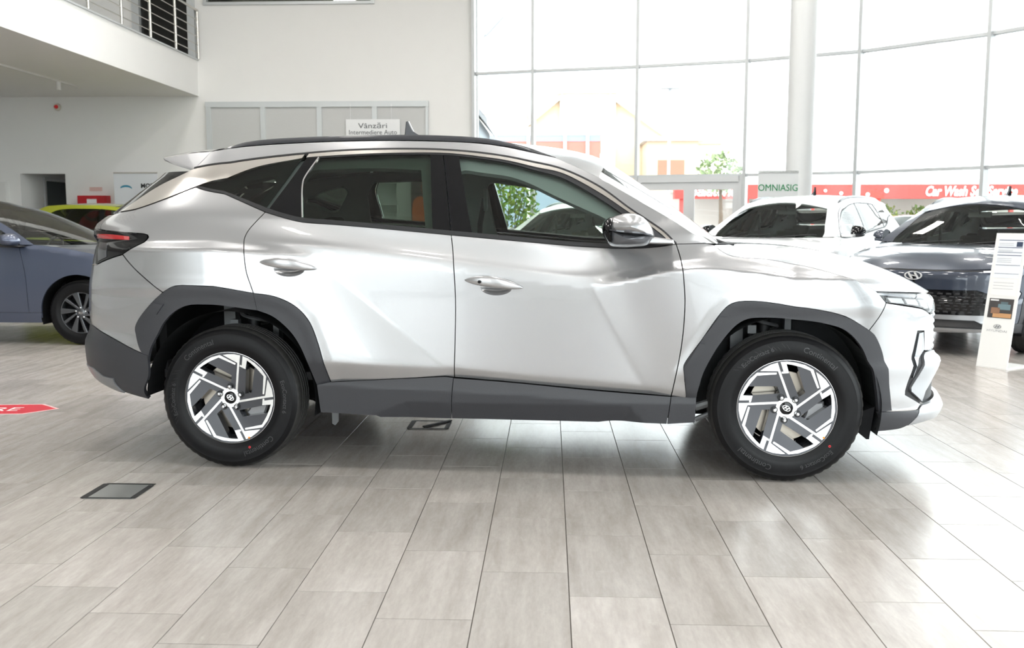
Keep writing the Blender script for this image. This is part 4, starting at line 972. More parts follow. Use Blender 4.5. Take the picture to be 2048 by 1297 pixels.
    mb.prism(P, -.012, .012, bevel=.004); mb.obj('antenna_fin', mat_rail, R)
    # --- door mirrors
    for sd in (-1, 1):
        up_ = cat_rom([(.49,1.18),(.492,1.202),(.512,1.232),(.56,1.249),(.60,1.254),(.645,1.247),(.678,1.225),(.705,1.188),(.718,1.149)], .02)
        lowl = cat_rom([(.718,1.149),(.665,1.147),(.579,1.154),(.535,1.162),(.49,1.175)], .02)
        o = pillow('door_mirror', np.vstack([up_[:-1], lowl[:-1]]), sd * .93, sd * 1.075, silver, R, 9, 2.2)
        lo_ = np.vstack([(rev(lowl) + [0, .012])[:-1], cat_rom([(.718,1.149),(.691,1.112),(.617,1.10),(.562,1.099),(.515,1.107),(.495,1.145),(.49,1.18)], .02)[:-1]])
        pillow('mirror_base', lo_, sd * .93, sd * 1.065, mat_mbase, o, 9, 2.2)
        rim_ = cat_rom([(.49,1.18),(.505,1.128),(.515,1.107)], .02); 
        g = np.vstack([cat_rom([(.475,1.19),(.488,1.222),(.512,1.236)], .02), cat_rom([(.525,1.236),(.53,1.17),(.525,1.11)], .02), cat_rom([(.51,1.112),(.484,1.15),(.475,1.19)], .02)[:-1]])
        pillow('mirror_glass_housing', g, sd * .93, sd * 1.055, gloss_black, o, 6, 2.6)
        lbm = MB(); lp = cat_rom([(.487,1.183),(.56,1.174),(.66,1.165),(.70,1.157)], .02); k = len(lp)
        def my(x): return sd * (.93 + .145 * max(0., 1 - abs((x - .60) / .135) ** 2.4) ** (1 / 2.4))
        V = [(x, my(x) + sd * .0015, z + .0035) for x, z in lp] + [(x, my(x) + sd * .0015, z - .0035) for x, z in lp]
        lbm.add(V, [(i, i + 1, k + i + 1, k + i) for i in range(k - 1)]); lbm.obj('turn_signal', mat_smoke, o)
        sb = MB(); arm = [(.60,1.120),(.70,1.116),(.805,1.114),(.80,1.135),(.72,1.146),(.62,1.150)]
        sb.prism(arm, sd * .985, sd * .80, bevel=.006); sb.obj('mirror_arm', silver, o, angle=40)
        tb = MB(); w0 = float(w_(.74, 1.14)) + .004
        tb.add([(.70, sd * (float(w_(.70, 1.13)) + .004), 1.128), (.80, sd * (float(w_(.80, 1.12)) + .004), 1.118), (.715, sd * (float(w_(.715, 1.18)) + .004), 1.182)], [(0, 1, 2)]); tb.obj('mirror_patch', clad, o)
    # --- cabin
    inn = lambda u, z: (lambda xw: (xw[0], xw[1] - .055))(surf(u, z))
    fo = [[(-.249,1.46),(-.235,1.485),(-.205,1.498),(-.117,1.487),(.025,1.466),(.128,1.43),(.25,1.37),(.434,1.284),(.54,1.23)], [(.54,1.23),(.62,1.13)], [(.62,1.13),(.6,1.05),(.498,1.052),(.372,1.062),(.094,1.086),(-.199,1.112)], [(-.199,1.112),(-.229,1.298),(-.249,1.46)]]
    ro = [[(-1.038,1.405),(-1.016,1.451),(-.981,1.496),(-.956,1.503)], [(-.956,1.503),(-.62,1.509),(-.42,1.50)], [(-.42,1.50),(-.37,1.18)], [(-.37,1.18),(-.65,1.195),(-.75,1.206),(-1.033,1.23)], [(-1.033,1.23),(-1.039,1.267),(-1.038,1.405)]]
    qo = [[(-1.436,1.375),(-1.43,1.405),(-1.294,1.444),(-1.19,1.470)], [(-1.19,1.470),(-1.170,1.458),(-1.162,1.436)], [(-1.162,1.436),(-1.244,1.324)], [(-1.244,1.324),(-1.275,1.318),(-1.304,1.321),(-1.436,1.375)]]
    panel('cabin_side', [RE[:-1], [(.768,1.166),(.86,1.05)], [(.86,1.05),(.80,.45)], [(.80,.45),(-.75,.50)], [(-.75,.50),(-.95,.85),(-1.2,.93),(-1.55,.93)], [(-1.55,.93),(-1.85,1.0)], [(-1.85,1.0),(-1.92,1.24)], [(-1.92,1.24),(-1.75,1.365),(-1.578,1.483)]], trim_in, R, off=-.06, res=.05, holes=[fo, ro, qo], gap=0, thick=.03)
    n = 20; Hl = resample(on_side(RE[:10], off=-.045), n); hc = np.stack([np.linspace(-1.55, .36, n), np.zeros(n), curve([(-1.55,1.57),(-1.2,1.60),(-.7,1.615),(-.2,1.605),(.15,1.575),(.36,1.535)])(np.linspace(-1.55, .36, n))], 1)
    sheet('headliner', grid_loft(Hl, hc, 10, 2, 2), trim_in, R, up=(0, 0, -1))
    mb = MB(); mb.box((-1.75, -.74, .42), (.95, .74, .46)); mb.box((-1.78, -.72, .46), (-1.74, .72, 1.15)); mb.box((.92, -.74, .42), (.96, .74, 1.02)); mb.obj('cabin_floor', trim_dk, R)
    for sd in (-1, 1):
        y0, y1 = sorted((sd * .12, sd * .64))
        rbox('front_seat', (-.42, y0, .46), (.12, y1, .58), seat_dk, R, .05)
        rbox('seat_back', (-.52, y0, .52), (-.36, y1, 1.02), seat_dk, R, .055, -.22, (-.44, 0, .54))
        rbox('head_restraint', (-.63, sd * .38 - .13, 1.02), (-.53, sd * .38 + .13, 1.17), seat_dk, R, .045, -.15)
        rbox('rear_head_restraint', (-1.22, sd * .38 - .12, 1.10), (-1.12, sd * .38 + .12, 1.24), seat_dk, R, .04, -.2)
        rbox('belt_guide', (-.275, sd * .62 - .012, 1.28), (-.25, sd * .62 + .012, 1.42), trim_in, R, .008)
        mb = MB(); mb.tube([(-.27, sd * .635, 1.36), (-.30, sd * .645, 1.2), (-.31, sd * .66, .8)], .018, 6); mb.obj('seat_belt', trim_dk, R)
        mb = MB(); mb.tube([(.02, sd * .60, 1.50), (.05, sd * .565, 1.475), (.25, sd * .575, 1.42), (.29, sd * .60, 1.43)], .011, 8); mb.obj('grab_handle', trim_in, R, smooth=True)
    rbox('rear_bench', (-1.05, -.64, .55), (-.55, .64, .72), seat_dk, R, .05)
    rbox('rear_backrest', (-1.16, -.64, .66), (-1.0, .64, 1.2), seat_dk, R, .05, -.3, (-1.08, 0, .68))
    prof = [(.62,.70),(.60,.93),(.66,1.0),(.80,1.03),(.98,1.045),(1.02,1.0),(1.0,.70)]
    mb = MB(); mb.prism(prof, -.74, .74); mb.obj('dashboard', trim_dk, R, angle=35)
    for sd in (1,):
        mb = MB(); pts = [(.50 + .07 * math.cos(t) , .38 + .185 * math.sin(t), .93 + .17 * math.cos(t)) for t in np.linspace(0, 2 * PI, 33)]
        mb.tube(pts, .015, 8, caps=False); so_ = mb.obj('steering_wheel', trim_dk, R, smooth=True)
        mb = MB(); mb.tube([(.52, .38, .93), (.66, .38, .88)], .03, 10); mb.box((.485, .22, .90), (.515, .54, .955)); mb.obj('steering_hub', trim_dk, so_)
    mb = MB(); mb.tube([(.42, 0, 1.50), (.37, 0, 1.43)], .01, 6); mo = mb.obj('interior_mirror', trim_dk, R); rbox('mirror_frame', (.35, -.12, 1.39), (.375, .12, 1.455), trim_dk, mo, .01)
    # --- near-black shell painting shade into the panel gaps, underbody, wheel housings
    panel('gap_shade_shell', [[(-1.17,1.255),(-.981,1.208),(-.636,1.18),(-.239,1.145),(.35,1.094),(.62,1.084),(.815,1.10)], [(.815,1.10),(1.0,1.05),(1.4,.98),(1.62,.90)], [(1.62,.90),(1.62,.80)], [(1.62,.80),(1.43,.826),(1.17,.86),(1.06,.842),(.93,.68),(.85,.56)], [(.85,.56),(.86,.42)], [(.86,.42),(-.80,.46)], [(-.80,.46),(-.87,.65),(-.99,.83),(-1.19,.88),(-1.50,.915),(-1.60,.90)], [(-1.60,.90),(-1.80,.95)], [(-1.80,.95),(-1.85,1.2)], [(-1.85,1.2),(-1.50,1.34),(-1.17,1.255)]], blackvoid, R, off=-.03, res=.06, gap=0, thick=.005)
    mb = MB(); mb.box((-.90, -.78, .27), (.92, .78, .44)); mb.box((.93, -.52, .24), (1.90, .52, .62)); mb.box((-1.9, -.52, .34), (-.92, .52, .62)); mb.box((1.77, -.62, .27), (1.86, .62, .40)); mb.obj('underbody', blackvoid, R)
    for cx, m in ((1.34, liner), (-1.34, blackvoid)):
        for sd in (-1, 1):
            mb = MB(); mb.lathe([(.43, sd * .895), (.43, sd * .56), (.05, sd * .56)], 40, c=(cx, 0, .35), a0=-.20 if cx < 0 else -.28, a1=PI + (.0 if cx < 0 else .2))
            mb.obj('wheel_housing', m if m is liner else blackvoid, R, smooth=False)
            # strut and spring over the tyre
            x = cx - (.07 if cx > 0 else -.03); yb = sd * .66; sb = MB()
            sb.tube([(x, sd * .60, .88), (x, yb, .46)], .03, 10, 0); sb.tube([(x + .065 * math.cos(t * 5 * PI), sd * .62 + .065 * math.sin(t * 5 * PI), .80 - .24 * t) for t in np.linspace(0, 1, 50)], .009, 6, 1)
            sb.lathe([(.02, .80), (.085, .805), (.085, .835), (.03, .85)], 20, 1, axis='z', c=(x, sd * .615, 0))
            sb.box((x - .16, sd * .60 - .03, .56), (x - .10, sd * .60 + .03, .86), 1); sb.box((x + .10, sd * .60 - .03, .60), (x + .13, sd * .60 + .03, .86), 1)
            sb.box((x - .09, sd * .70 - .02, .68), (x - .05, sd * .70 + .02, .72), 1)
            sb.obj('suspension_strut', steel, R, mats=[clad_dk, mat_strut, steel], angle=40)
    for sd in (-1, 1):
        y0, y1 = sorted((sd * .86, sd * .60))
        mb = MB(); V = [(1.62, y0, .30), (1.72, y0, .205), (1.735, y0, .225), (1.745, y0, .34)]; 
        mb.prism([(1.60,.30),(1.715,.205),(1.728,.205),(1.748,.36)], y0, y1); mb.obj('mud_deflector', blackvoid, R)
        mb = MB(); mb.prism([(-.905,.30),(-.875,.30),(-.875,.185),(-.89,.165),(-.905,.175)], sd * .64, sd * .62); mb.obj('air_flap', mat_strut, R)
        mb = MB(); mb.tube([(1.02, sd * .80, .36), (.93, sd * .80, .33)], .02, 8); mb.tube([(1.02, sd * .80, .31), (.93, sd * .80, .27)], .012, 8); mb.obj('sill_end_tube', mat_strut, R)
    # --- wipers
    for y in (-.45, .12):
        mb = MB(); mb.tube([(1.12, y - .05, 1.098), (1.06, y + .28, 1.125), (1.03, y + .5, 1.14)], .008, 6); mb.box((1.05, y - .09, 1.088), (1.13, y - .01, 1.108)); mb.obj('wiper', clad_dk, R)
    mb = MB(); 
    P = np.linspace(-.74, .74, 15); V = [(1.02 + .17 * (1 - (y / .8) ** 2), y, 1.082 + .012 * (1 - (y / .8) ** 2)) for y in P] + [(.93 + .20 * (1 - (y / .8) ** 2), y, 1.10) for y in P]
    mb.add(V, [(i, i + 1, 15 + i + 1, 15 + i) for i in range(14)]); mb.obj('cowl', clad_dk, R)
    # --- wheels
    for cx, sp, al, mk in ((1.34, 0., math.radians(77), -41), (-1.34, math.radians(-28), math.radians(139), -68)):
        build_wheel(R, (cx, -.808, .352), sp, True, al, TY, RIM, marks=mk)
        build_wheel(R, (cx, .808, .352), sp + 1., False, al + .6, TY, RIM, lettering=False)
mat_rail = mat('satin_black_rail', (.035, .036, .042), .35, .2, .2)
mat_smoke = mat('smoked_lens', (.045, .045, .055), .15, .3, 1.)
mat_mbase = mat('mirror_base_grey', (.12, .125, .14), .25, .4, .8)
mat_strut = mat('chassis_grey', (.16, .165, .17), .5, .4)
g_dark_rear = glass('dark_tailgate_glass', (.05, .05, .055), .9)
TY = build_tyre(); RIM = build_rim()
suv = empty('suv', (-.18132, 5.32790, 0), -.05923)
tag(suv, 'silver sport utility vehicle with dark cladding, parked side-on in the middle of the tiled floor', 'car')
build_suv(suv, TY, RIM)
for o in (TY, *RIM): bpy.data.objects.remove(o)
# ------------------------------------------------------------------ copies of the SUV and simpler neighbours
def copy_tree(o, parent=None, skip=(), swap=None):
    c = o.copy(); COL.objects.link(c); c.parent = parent
    for sl in c.material_slots:
        if swap and sl.material and sl.material.name in swap:
            m = swap[sl.material.name]; sl.link = 'OBJECT'; sl.material = m
    for ch in o.children:
        if ch.name.split('.')[0] not in skip and ch not in skip: copy_tree(ch, c, skip, swap)
    return c
def body(x0f, x0r, nf, nr, xf, xr, W, belt, wl=.5, lean_=.5, taper=.05):
    xf = curve(xf); xr = curve(xr); zb = curve(belt)
    def base_(x, z):
        x, z = np.broadcast_arrays(np.asarray(x, float), np.asarray(z, float)); t = z - zb(x)
        w = W - .03 * np.clip((.60 - z) / .35, 0, 2) ** 2 - .10 * softp(t + .10, .05) - lean_ * softp(t, .02) - .12 * softp(t, .02) ** 2
        w = w - .015 * softp(.0 + (z - zb(x) + .24), .03) * (t < 9) + .004
        w = w - taper * np.clip(t / .25, 0, 1) * (sstep(.2, 1.2, x) + sstep(-.9, -1.9, x))
        return w
    lf = lr = 1.1
    def s_(U, z):
        U = np.asarray(U, float); z = np.asarray(z, float)
        q = np.clip((U - x0f) / lf, 0, 1) * PI / 2; p = np.clip((x0r - U) / lr, 0, 1) * PI / 2
        x = np.clip(U, x0r, x0f); b = base_(x, z)
        return x + (xf(z) - x0f) * np.sin(q) ** (2 / nf) - (x0r - xr(z)) * np.sin(p) ** (2 / nr), b * np.cos(q) ** (2 / nf) * np.cos(p) ** (2 / nr)
    def u_(x, z):
        x = np.asarray(x, float); e = np.clip((x - x0f) / (xf(z) - x0f), 0, 1); r = np.clip((x0r - x) / (x0r - xr(z)), 0, 1)
        return np.where(x > x0f, x0f + lf * np.arcsin(e ** (nf / 2)) * 2 / PI, np.where(x < x0r, x0r - lr * np.arcsin(r ** (nr / 2)) * 2 / PI, x))
    def ww(x, z): return s_(u_(x, z), z)[1]
    return Body(s_, u_, x0f + lf, x0r - lr, ww)
def simple_rim(R_, n, twist, m_face, m_dark):
    mb = MB()
    mb.lathe([(R_, -.095), (R_ + .006, -.09), (R_ - .012, -.088), (R_ - .02, -.02), (R_ - .02, .09)], 48, 0)
    mb.lathe([(0, -.085), (.045, -.085), (.07, -.07), (.075, -.03)], 32, 0)
    for k in range(n):
        t = 2 * PI * k / n; w0, w1 = .016, .012 + .012 * (k % 2)
        A = [(.05 * math.cos(t - .2), .05 * math.sin(t - .2)), (R_ * math.cos(t + twist - w1 / R_), R_ * math.sin(t + twist - w1 / R_)), (R_ * math.cos(t + twist + 2 * w1 / R_), R_ * math.sin(t + twist + 2 * w1 / R_)), (.05 * math.cos(t + .3), .05 * math.sin(t + .3))]
        mb.prism(A, -.092, -.06, 0, bevel=.003)
    mb.lathe([(R_ - .02, .02), (0, .02)], 40, 1)
    return mb.obj('rim', m_face, None, mats=[m_face, m_dark], angle=35)
def simple_wheel(parent, loc, near, tyre, rim, spin, tscale):
    w = empty('wheel', loc, 0 if near else PI, parent, scale=(tscale, .95, tscale))
    for src in (tyre, rim):
        o = src.copy(); COL.objects.link(o); o.parent = w; o.rotation_euler = (0, spin, 0)
    for k in range(5):
        t = 2 * PI * k / 5 + .3; nb = MB(); nb.lathe([(.011, -.083), (.010, -.093), (0, -.095)], 6, c=(.056 * math.cos(t), 0, .056 * math.sin(t))); nb.obj('lug_nut', steel2, w)
    e = emblem_geo(.024, .014, .16, .002); e.V = [(x, y - .087, z) for x, y, z in e.V]; e.obj('emblem', bright, w)
    return w
def simple_car(root, S, K, paint, tyre, rim, res=.035):
    "K: gap and outline data of a hatchback or saloon"
    R = root; wf, wr, rw, zw = K['wf'], K['wr'], K['rw'], K['zw']
    belt = K['belt']; zb = curve([(x, z) for x, z in sorted(belt)]); ar = K.get('arch', rw + .055)
    def arch(cx, a0, a1, n=13): return [(cx + ar * math.cos(t), zw + ar * math.sin(t)) for t in np.linspace(a0, a1, n)]
    sb = K['sill']; g1, g2, g3 = K['gaps']   # front edge of front door, between doors, rear edge of rear door at sill height
    t0 = math.asin((sb - zw) / ar)
    xb = lambda L, lo, hi: [p for p in L if lo - 1e-6 <= p[0] <= hi + 1e-6]
    def bl(x0, x1): return [(x, float(zb(x))) for x in np.linspace(x0, x1, 8)]
    he = K['hood']   # bonnet edge from the screen corner to the lamp
    fx = wf + ar * .98; rx = wr - ar * .98
    panel('front_door', [bl(g2[0], g1[0]), [(g1[0], float(zb(g1[0]))), ((g1[0] + g1[1]) / 2 + .02, .7), (g1[1], sb)], [(g1[1], sb), (g2[1], sb)], [(g2[1], sb), ((g2[0] + g2[1]) / 2, .7), (g2[0], float(zb(g2[0])))]], paint, R, res=res, S=S)
    panel('rear_door', [bl(g3[0], g2[0]), [(g2[0], float(zb(g2[0]))), ((g2[0] + g2[1]) / 2, .7), (g2[1], sb)], [(g2[1], sb), (wr + ar * math.cos(t0), sb)], arch(wr, t0, K.get('ra', 1.05), 9), [arch(wr, t0, K.get('ra', 1.05), 9)[-1], (g3[0] - .02, .85), (g3[0], float(zb(g3[0])))]], paint, R, res=res, S=S)
    panel('front_fender', [[(g1[0], float(zb(g1[0]))), he[0]], he, [he[-1], K['lamp'][-1]], [K['lamp'][-1], arch(wf, .75, 1.0, 2)[0]], arch(wf, .75, PI - t0), [(wf - ar * math.cos(t0), sb), (g1[1], sb)], [(g1[1], sb), ((g1[0] + g1[1]) / 2 + .02, .7), (g1[0], float(zb(g1[0])))]], paint, R, res=res, S=S)
    tl = K['tail']
    panel('quarter_panel', [bl(K['qx'], g3[0]), [(g3[0], float(zb(g3[0]))), (g3[0] - .02, .85), arch(wr, t0, K.get('ra', 1.05), 9)[-1]], arch(wr, K.get('ra', 1.05), PI - .6), [arch(wr, PI - .6, 1, 2)[0], tl[0]], tl, [tl[-1], (K['qx'], float(zb(K['qx'])))]], paint, R, res=res, S=S)
    panel('front_bumper', [[K['lamp'][-1]] + K['lamp'][-2::-1][:0] + [(K['lamp'][-1][0] + .1, K['lamp'][-1][1] - .02)] + [(FC, K['lamp'][-1][1] - .03)], [(FC, K['lamp'][-1][1] - .03), (FC, K['fz'])], [(FC, K['fz']), (wf + ar * .9, K['fz'] + .03)], [(wf + ar * .9, K['fz'] + .03)] + arch(wf, .05, .75, 5), [arch(wf, .75, 1, 2)[0], K['lamp'][-1]]], paint, R, res=res, S=S, sides='b')
    panel('headlight', [he[-1:] + [K['lamp'][0]], K['lamp'], [K['lamp'][-1], he[-1]]], lamp_in, R, res=res, S=S, off=-.002)
    panel('front_grille', [[(K['lamp'][0][0], K['lamp'][0][1]), (FC, K['lamp'][0][1] + .005)], [(FC, K['lamp'][0][1] + .005), (FC, K['lamp'][-1][1] - .02)], [(FC, K['lamp'][-1][1] - .02), K['lamp'][-1]], K['lamp'][::-1]], gloss_black, R, res=res, S=S, sides='b', off=-.015, gap=0)
    panel('rear_bumper', [tl[::-1][:1] + [tl[0]] if 0 else [tl[0], (RC, tl[0][1])], [(RC, tl[0][1]), (RC, K['fz'] + .05)], [(RC, K['fz'] + .05), (rx, K['fz'] + .06)], [(rx, K['fz'] + .06)] + arch(wr, PI - .05, PI - .6, 5), [arch(wr, PI - .6, 1, 2)[0], tl[0]]], paint, R, res=res, S=S, sides='b')
    panel('tail_light', [tl, [tl[-1], (tl[-1][0] - .16, tl[-1][1] + .01)], [(tl[-1][0] - .16, tl[-1][1] + .01), (tl[0][0] - .12, tl[0][1])], [(tl[0][0] - .12, tl[0][1]), tl[0]]], red_lens, R, res=res, S=S, off=.002)
    panel('boot_lid', [[(tl[-1][0] - .16, tl[-1][1] + .01), (RC, tl[-1][1] + .02)], [(RC, tl[-1][1] + .02), (RC, tl[0][1])], [(RC, tl[0][1]), (tl[0][0] - .12, tl[0][1])], [(tl[0][0] - .12, tl[0][1]), (tl[-1][0] - .16, tl[-1][1] + .01)]], paint, R, res=res, S=S, sides='b')
    panel('sill', [[(wr + ar * math.cos(t0), sb), (wf - ar * math.cos(t0), sb)], [(wf - ar * math.cos(t0), sb), (wf - ar - .01, sb - .10)], [(wf - ar - .01, sb - .10), (wr + ar + .01, sb - .10)], [(wr + ar + .01, sb - .10), (wr + ar * math.cos(t0), sb)]], paint, R, res=res, S=S, gap=.001)
    # greenhouse
    rl = K['roof']       # side roof line, from the screen base corner backwards and down to the tail
    wl_ = K['win']       # window top line, front to back
    panel('roof_side', [rl, [rl[-1], wl_[-1]], wl_[::-1], [wl_[0], rl[0]]], paint, R, res=res, S=S, gap=0)
    p1, p2 = K['pillar']
    def top_at(x): return float(curve(sorted(wl_))(x))
    f_ = [p for p in wl_ if p[0] > p1 + .04]; b_ = [p for p in wl_ if p[0] < p1 - .04]
    panel('front_door_glass', [f_ + [(p1 + .04, top_at(p1 + .04))], [(p1 + .04, top_at(p1 + .04)), (p2 + .04, float(zb(p2)))], bl(p2 + .04, f_[0][0] - .04), [(f_[0][0] - .04, float(zb(f_[0][0] - .04))), f_[0]]], g_clear, R, res=.05, S=S, off=-.004, gap=0, thick=.003)
    panel('rear_door_glass', [[(p1 - .04, top_at(p1 - .04))] + b_, [b_[-1], (b_[-1][0] + .02, float(zb(b_[-1][0] + .02)) + .005)], bl(b_[-1][0] + .02, p2 - .04), [(p2 - .04, float(zb(p2 - .04))), (p1 - .04, top_at(p1 - .04))]], K.get('rglass', g_clear), R, res=.05, S=S, off=-.004, gap=0, thick=.003)
    panel('b_pillar_cover', [[(p1 + .04, top_at(p1 + .04)), (p1 - .04, top_at(p1 - .04))], [(p1 - .04, top_at(p1 - .04)), (p2 - .04, float(zb(p2)))], [(p2 - .04, float(zb(p2))), (p2 + .04, float(zb(p2)))], [(p2 + .04, float(zb(p2))), (p1 + .04, top_at(p1 + .04))]], gloss_black, R, res=.05, S=S, gap=0)
    strip('belt_strip', [(x, float(zb(x)) + .004) for x in np.linspace(b_[-1][0], f_[0][0], 14)], .016, clad_dk, R, off=.004, S=S)
    ia, ib = K['screen'], K['roof_end']     # indices in the roof line: screen top, roof rear edge
    n = 18
    We = resample(on_side(rl[:ia + 1], S=S), n); t = np.linspace(0, 1, n)[:, None]
    c0, c1, c2, c3 = [np.array((x, 0, z)) for x, z in K['centre']]   # screen base, screen top, roof rear, rear glass base
    Wc = c0 + (c1 - c0) * t; Wc[:, 2] += .02 * np.sin(PI * t[:, 0])
    sheet('windscreen', grid_loft(We, Wc, 14, 2.2, 2.2), g_wind, R, up=(1, 0, 1))
    Re = resample(on_side(rl[ia:ib + 1], S=S), n); Rc = c1 + (c2 - c1) * t; Rc[:, 2] += K.get('crown', .03) * np.sin(PI * t[:, 0])
    sheet('roof', grid_loft(Re, Rc, 14, 2.2, 2.0), paint, R, thick=.02)
    Ge = resample(on_side(rl[ib:], S=S), n); Gc = c2 + (c3 - c2) * t; Gc[:, 2] += .02 * np.sin(PI * t[:, 0])
    sheet('rear_window', grid_loft(Ge, Gc, 12, 2.2, 2.2), g_dark, R, up=(-1, 0, 1))
    He = resample(on_side(he, S=S), n); s = np.linspace(0, 1, n)
    hx = c0[0] + .05 + (K['nose'][0] - c0[0] - .05) * s
    Hc = np.stack([hx, 0 * s, curve([(c0[0] + .05, c0[2] - .005), ((c0[0] + K['nose'][0]) / 2, (c0[2] + K['nose'][1]) / 2 + .055), (K['nose'][0] - .12, K['nose'][1] + .05), (K['nose'][0], K['nose'][1])])(hx)], 1)
    sheet('bonnet', grid_loft(He, Hc, 16, 2 + s, 2.4), paint, R, thick=.02)
    if K.get('boot'):
        Be = resample(on_side([rl[-1], (K['qx'], float(zb(K['qx'])))] + [(tl[-1][0] - .16, tl[-1][1] + .012)], S=S), 10); t = np.linspace(0, 1, 10)[:, None]; bc = np.array((K['boot'][0], 0, K['boot'][1]))
        sheet('boot_deck', grid_loft(Be, c3 + (bc - c3) * t, 12, 2.2, 2.2), paint, R, thick=.02)
    else:
        Be = resample(on_side([rl[-1], (tl[-1][0] - .16, tl[-1][1] + .012)], S=S), 6); t = np.linspace(0, 1, 6)[:, None]; bc = np.array((float(S.surf(S.rc, tl[-1][1])[0]), 0, tl[-1][1] + .02))
        sheet('hatch_panel', grid_loft(Be, c3 + (bc - c3) * t, 12, 2.2, 2.2), paint, R, thick=.02, up=(-1, 0, .2))
    # mirrors, cabin, dark shell painting shade into the door gaps, wheels
    mx, mz = K['mirror']
    for sd in (-1, 1):
        P = cat_rom([(mx - .09,mz),(mx - .085,mz + .07),(mx - .03,mz + .095),(mx + .05,mz + .08),(mx + .09,mz + .02),(mx + .06,mz - .02),(mx - .04,mz - .025),(mx - .09,mz)], .02)[:-1]
        w0 = float(S.w(mx, mz)); o = pillow('door_mirror', P, sd * (w0 + .06), sd * (w0 + .20), paint, R, 7, 2.2)
        mb = MB(); mb.prism([(mx - .04,mz - .02),(mx + .07,mz - .02),(mx + .12,mz - .03),(mx + .0,mz - .03)], sd * (w0 - .03), sd * (w0 + .15)); mb.obj('mirror_arm', clad_dk, o)
        y0, y1 = sorted((sd * .12, sd * .60)); sx = K.get('seat', -.15); sz = K.get('seatz', .45); sm = K.get('seatm', seat_dk)
        rbox('front_seat', (sx, y0, sz), (sx + .5, y1, sz + .14), sm, R, .05)
        rbox('seat_back', (sx - .1, y0, sz + .08), (sx + .05, y1, sz + .66), sm, R, .05, -.25, (sx, 0, sz + .1))
        rbox('head_restraint', (sx - .27, sd * .36 - .12, sz + .68), (sx - .16, sd * .36 + .12, sz + .86), sm, R, .045, -.15)
        for cx in (wf, wr):
            mb = MB(); mb.lathe([(ar + .01, sd * (float(S.w(cx, zw + ar)) - .02)), (ar + .01, sd * .52), (.05, sd * .52)], 30, c=(cx, 0, zw), a0=-.3, a1=PI + .3); mb.obj('wheel_housing', blackvoid, R)
    rbox('rear_bench', (wr + .35, -.62, sz), (wr + .85, .62, sz + .16), K.get('seatm', seat_dk), R, .05)
    rbox('rear_backrest', (wr + .22, -.62, sz + .1), (wr + .36, .62, sz + .62), K.get('seatm', seat_dk), R, .05, -.3, (wr + .3, 0, sz + .1))
    dx = c0[0]; dz = c0[2]
    mb = MB(); mb.prism([(dx - .52,dz - .35),(dx - .54,dz - .14),(dx - .46,dz - .06),(dx - .12,dz - .02),(dx - .02,dz - .04),(dx - .05,dz - .35)], -.68, .68); mb.obj('dashboard', trim_dk, R, angle=35)
    sw = K.get('wheel_side', 1); mb = MB(); mb.tube([(dx - .66 + .06 * math.cos(q), sw * .36 + .18 * math.sin(q), dz - .10 + .17 * math.cos(q)) for q in np.linspace(0, 2 * PI, 25)], .014, 6, caps=False); so = mb.obj('steering_wheel', trim_dk, R, smooth=True)
    mb = MB(); mb.box((dx - .68, sw * .36 - .16, dz - .125), (dx - .65, sw * .36 + .16, dz - .075)); mb.tube([(dx - .66, sw * .36, dz - .1), (dx - .5, sw * .36, dz - .16)], .03, 8); mb.obj('steering_hub', trim_dk, so)
    mb = MB(); mb.box((wr + .2, -.70, .25), (dx, .70, .30)); mb.box((wr - .35, -.50, .25), (wr + .4, .50, .62)); mb.box((dx - .05, -.66, .25), (dx, .66, dz - .05)); mb.box((dx - .1, -.50, .22), (wf + .45, .50, .6)); mb.obj('underbody', blackvoid, R)
    panel('gap_shade_shell', [bl(wr + ar, g1[0]), [(g1[0], float(zb(g1[0]))), (g1[1], sb)], [(g1[1], sb), (wr + ar + .02, sb)], [(wr + ar + .02, sb), (wr + ar, float(zb(wr + ar)))]], trim_dk, R, res=.08, S=S, off=-.05, gap=0, thick=.005)
    for cx in (wf, wr):
        for nr_ in (True, False):
            simple_wheel(R, (cx, (-1 if nr_ else 1) * K['track'], zw), nr_, tyre, rim, .4 + cx, rw / .354)
# saloon
SED = body(1.40, -1.35, 2.6, 2.6, [(.1,1.9),(.2,2.12),(.3,2.2),(.5,2.22),(.7,2.19),(.8,2.12),(.9,1.95),(1.1,1.8)], [(.2,-2.15),(.35,-2.38),(.6,-2.43),(.85,-2.42),(1.0,-2.40),(1.1,-2.3),(1.4,-2.0)], .905, [(-2.3,1.03),(-1.2,1.02),(0,.985),(.87,.955),(1.3,.90),(1.8,.79),(2.2,.70)], lean_=.55)
SEDK = dict(wf=1.36, wr=-1.36, rw=.318, zw=.318, track=.775, sill=.32, fz=.18, arch=.375, gaps=((.80,.86),(-.22,-.20),(-1.12,-.95)), belt=[(-1.95,1.035),(-1.2,1.02),(0,.985),(.87,.955)], hood=[(.93,.985),(1.2,.955),(1.5,.90),(1.75,.835),(1.9,.775)], lamp=[(1.96,.76),(2.02,.70),(1.98,.66),(1.80,.66)], tail=[(-2.12,.80),(-2.10,.90),(-2.06,.98)], qx=-1.95,
    roof=[(.93,.985),(.60,1.165),(.25,1.32),(-.05,1.385),(-.5,1.405),(-.95,1.375),(-1.45,1.22),(-1.95,1.045)], win=[(.80,.985),(.55,1.13),(.22,1.275),(-.05,1.335),(-.5,1.355),(-.92,1.32),(-1.25,1.20),(-1.45,1.09)], screen=3, roof_end=5, pillar=(-.24,-.20), centre=[(1.12,.975),(.02,1.43),(-1.0,1.41),(-2.05,1.06)], nose=(2.16,.70), boot=(-2.40,1.0), mirror=(.74,1.0), wheel_side=1)
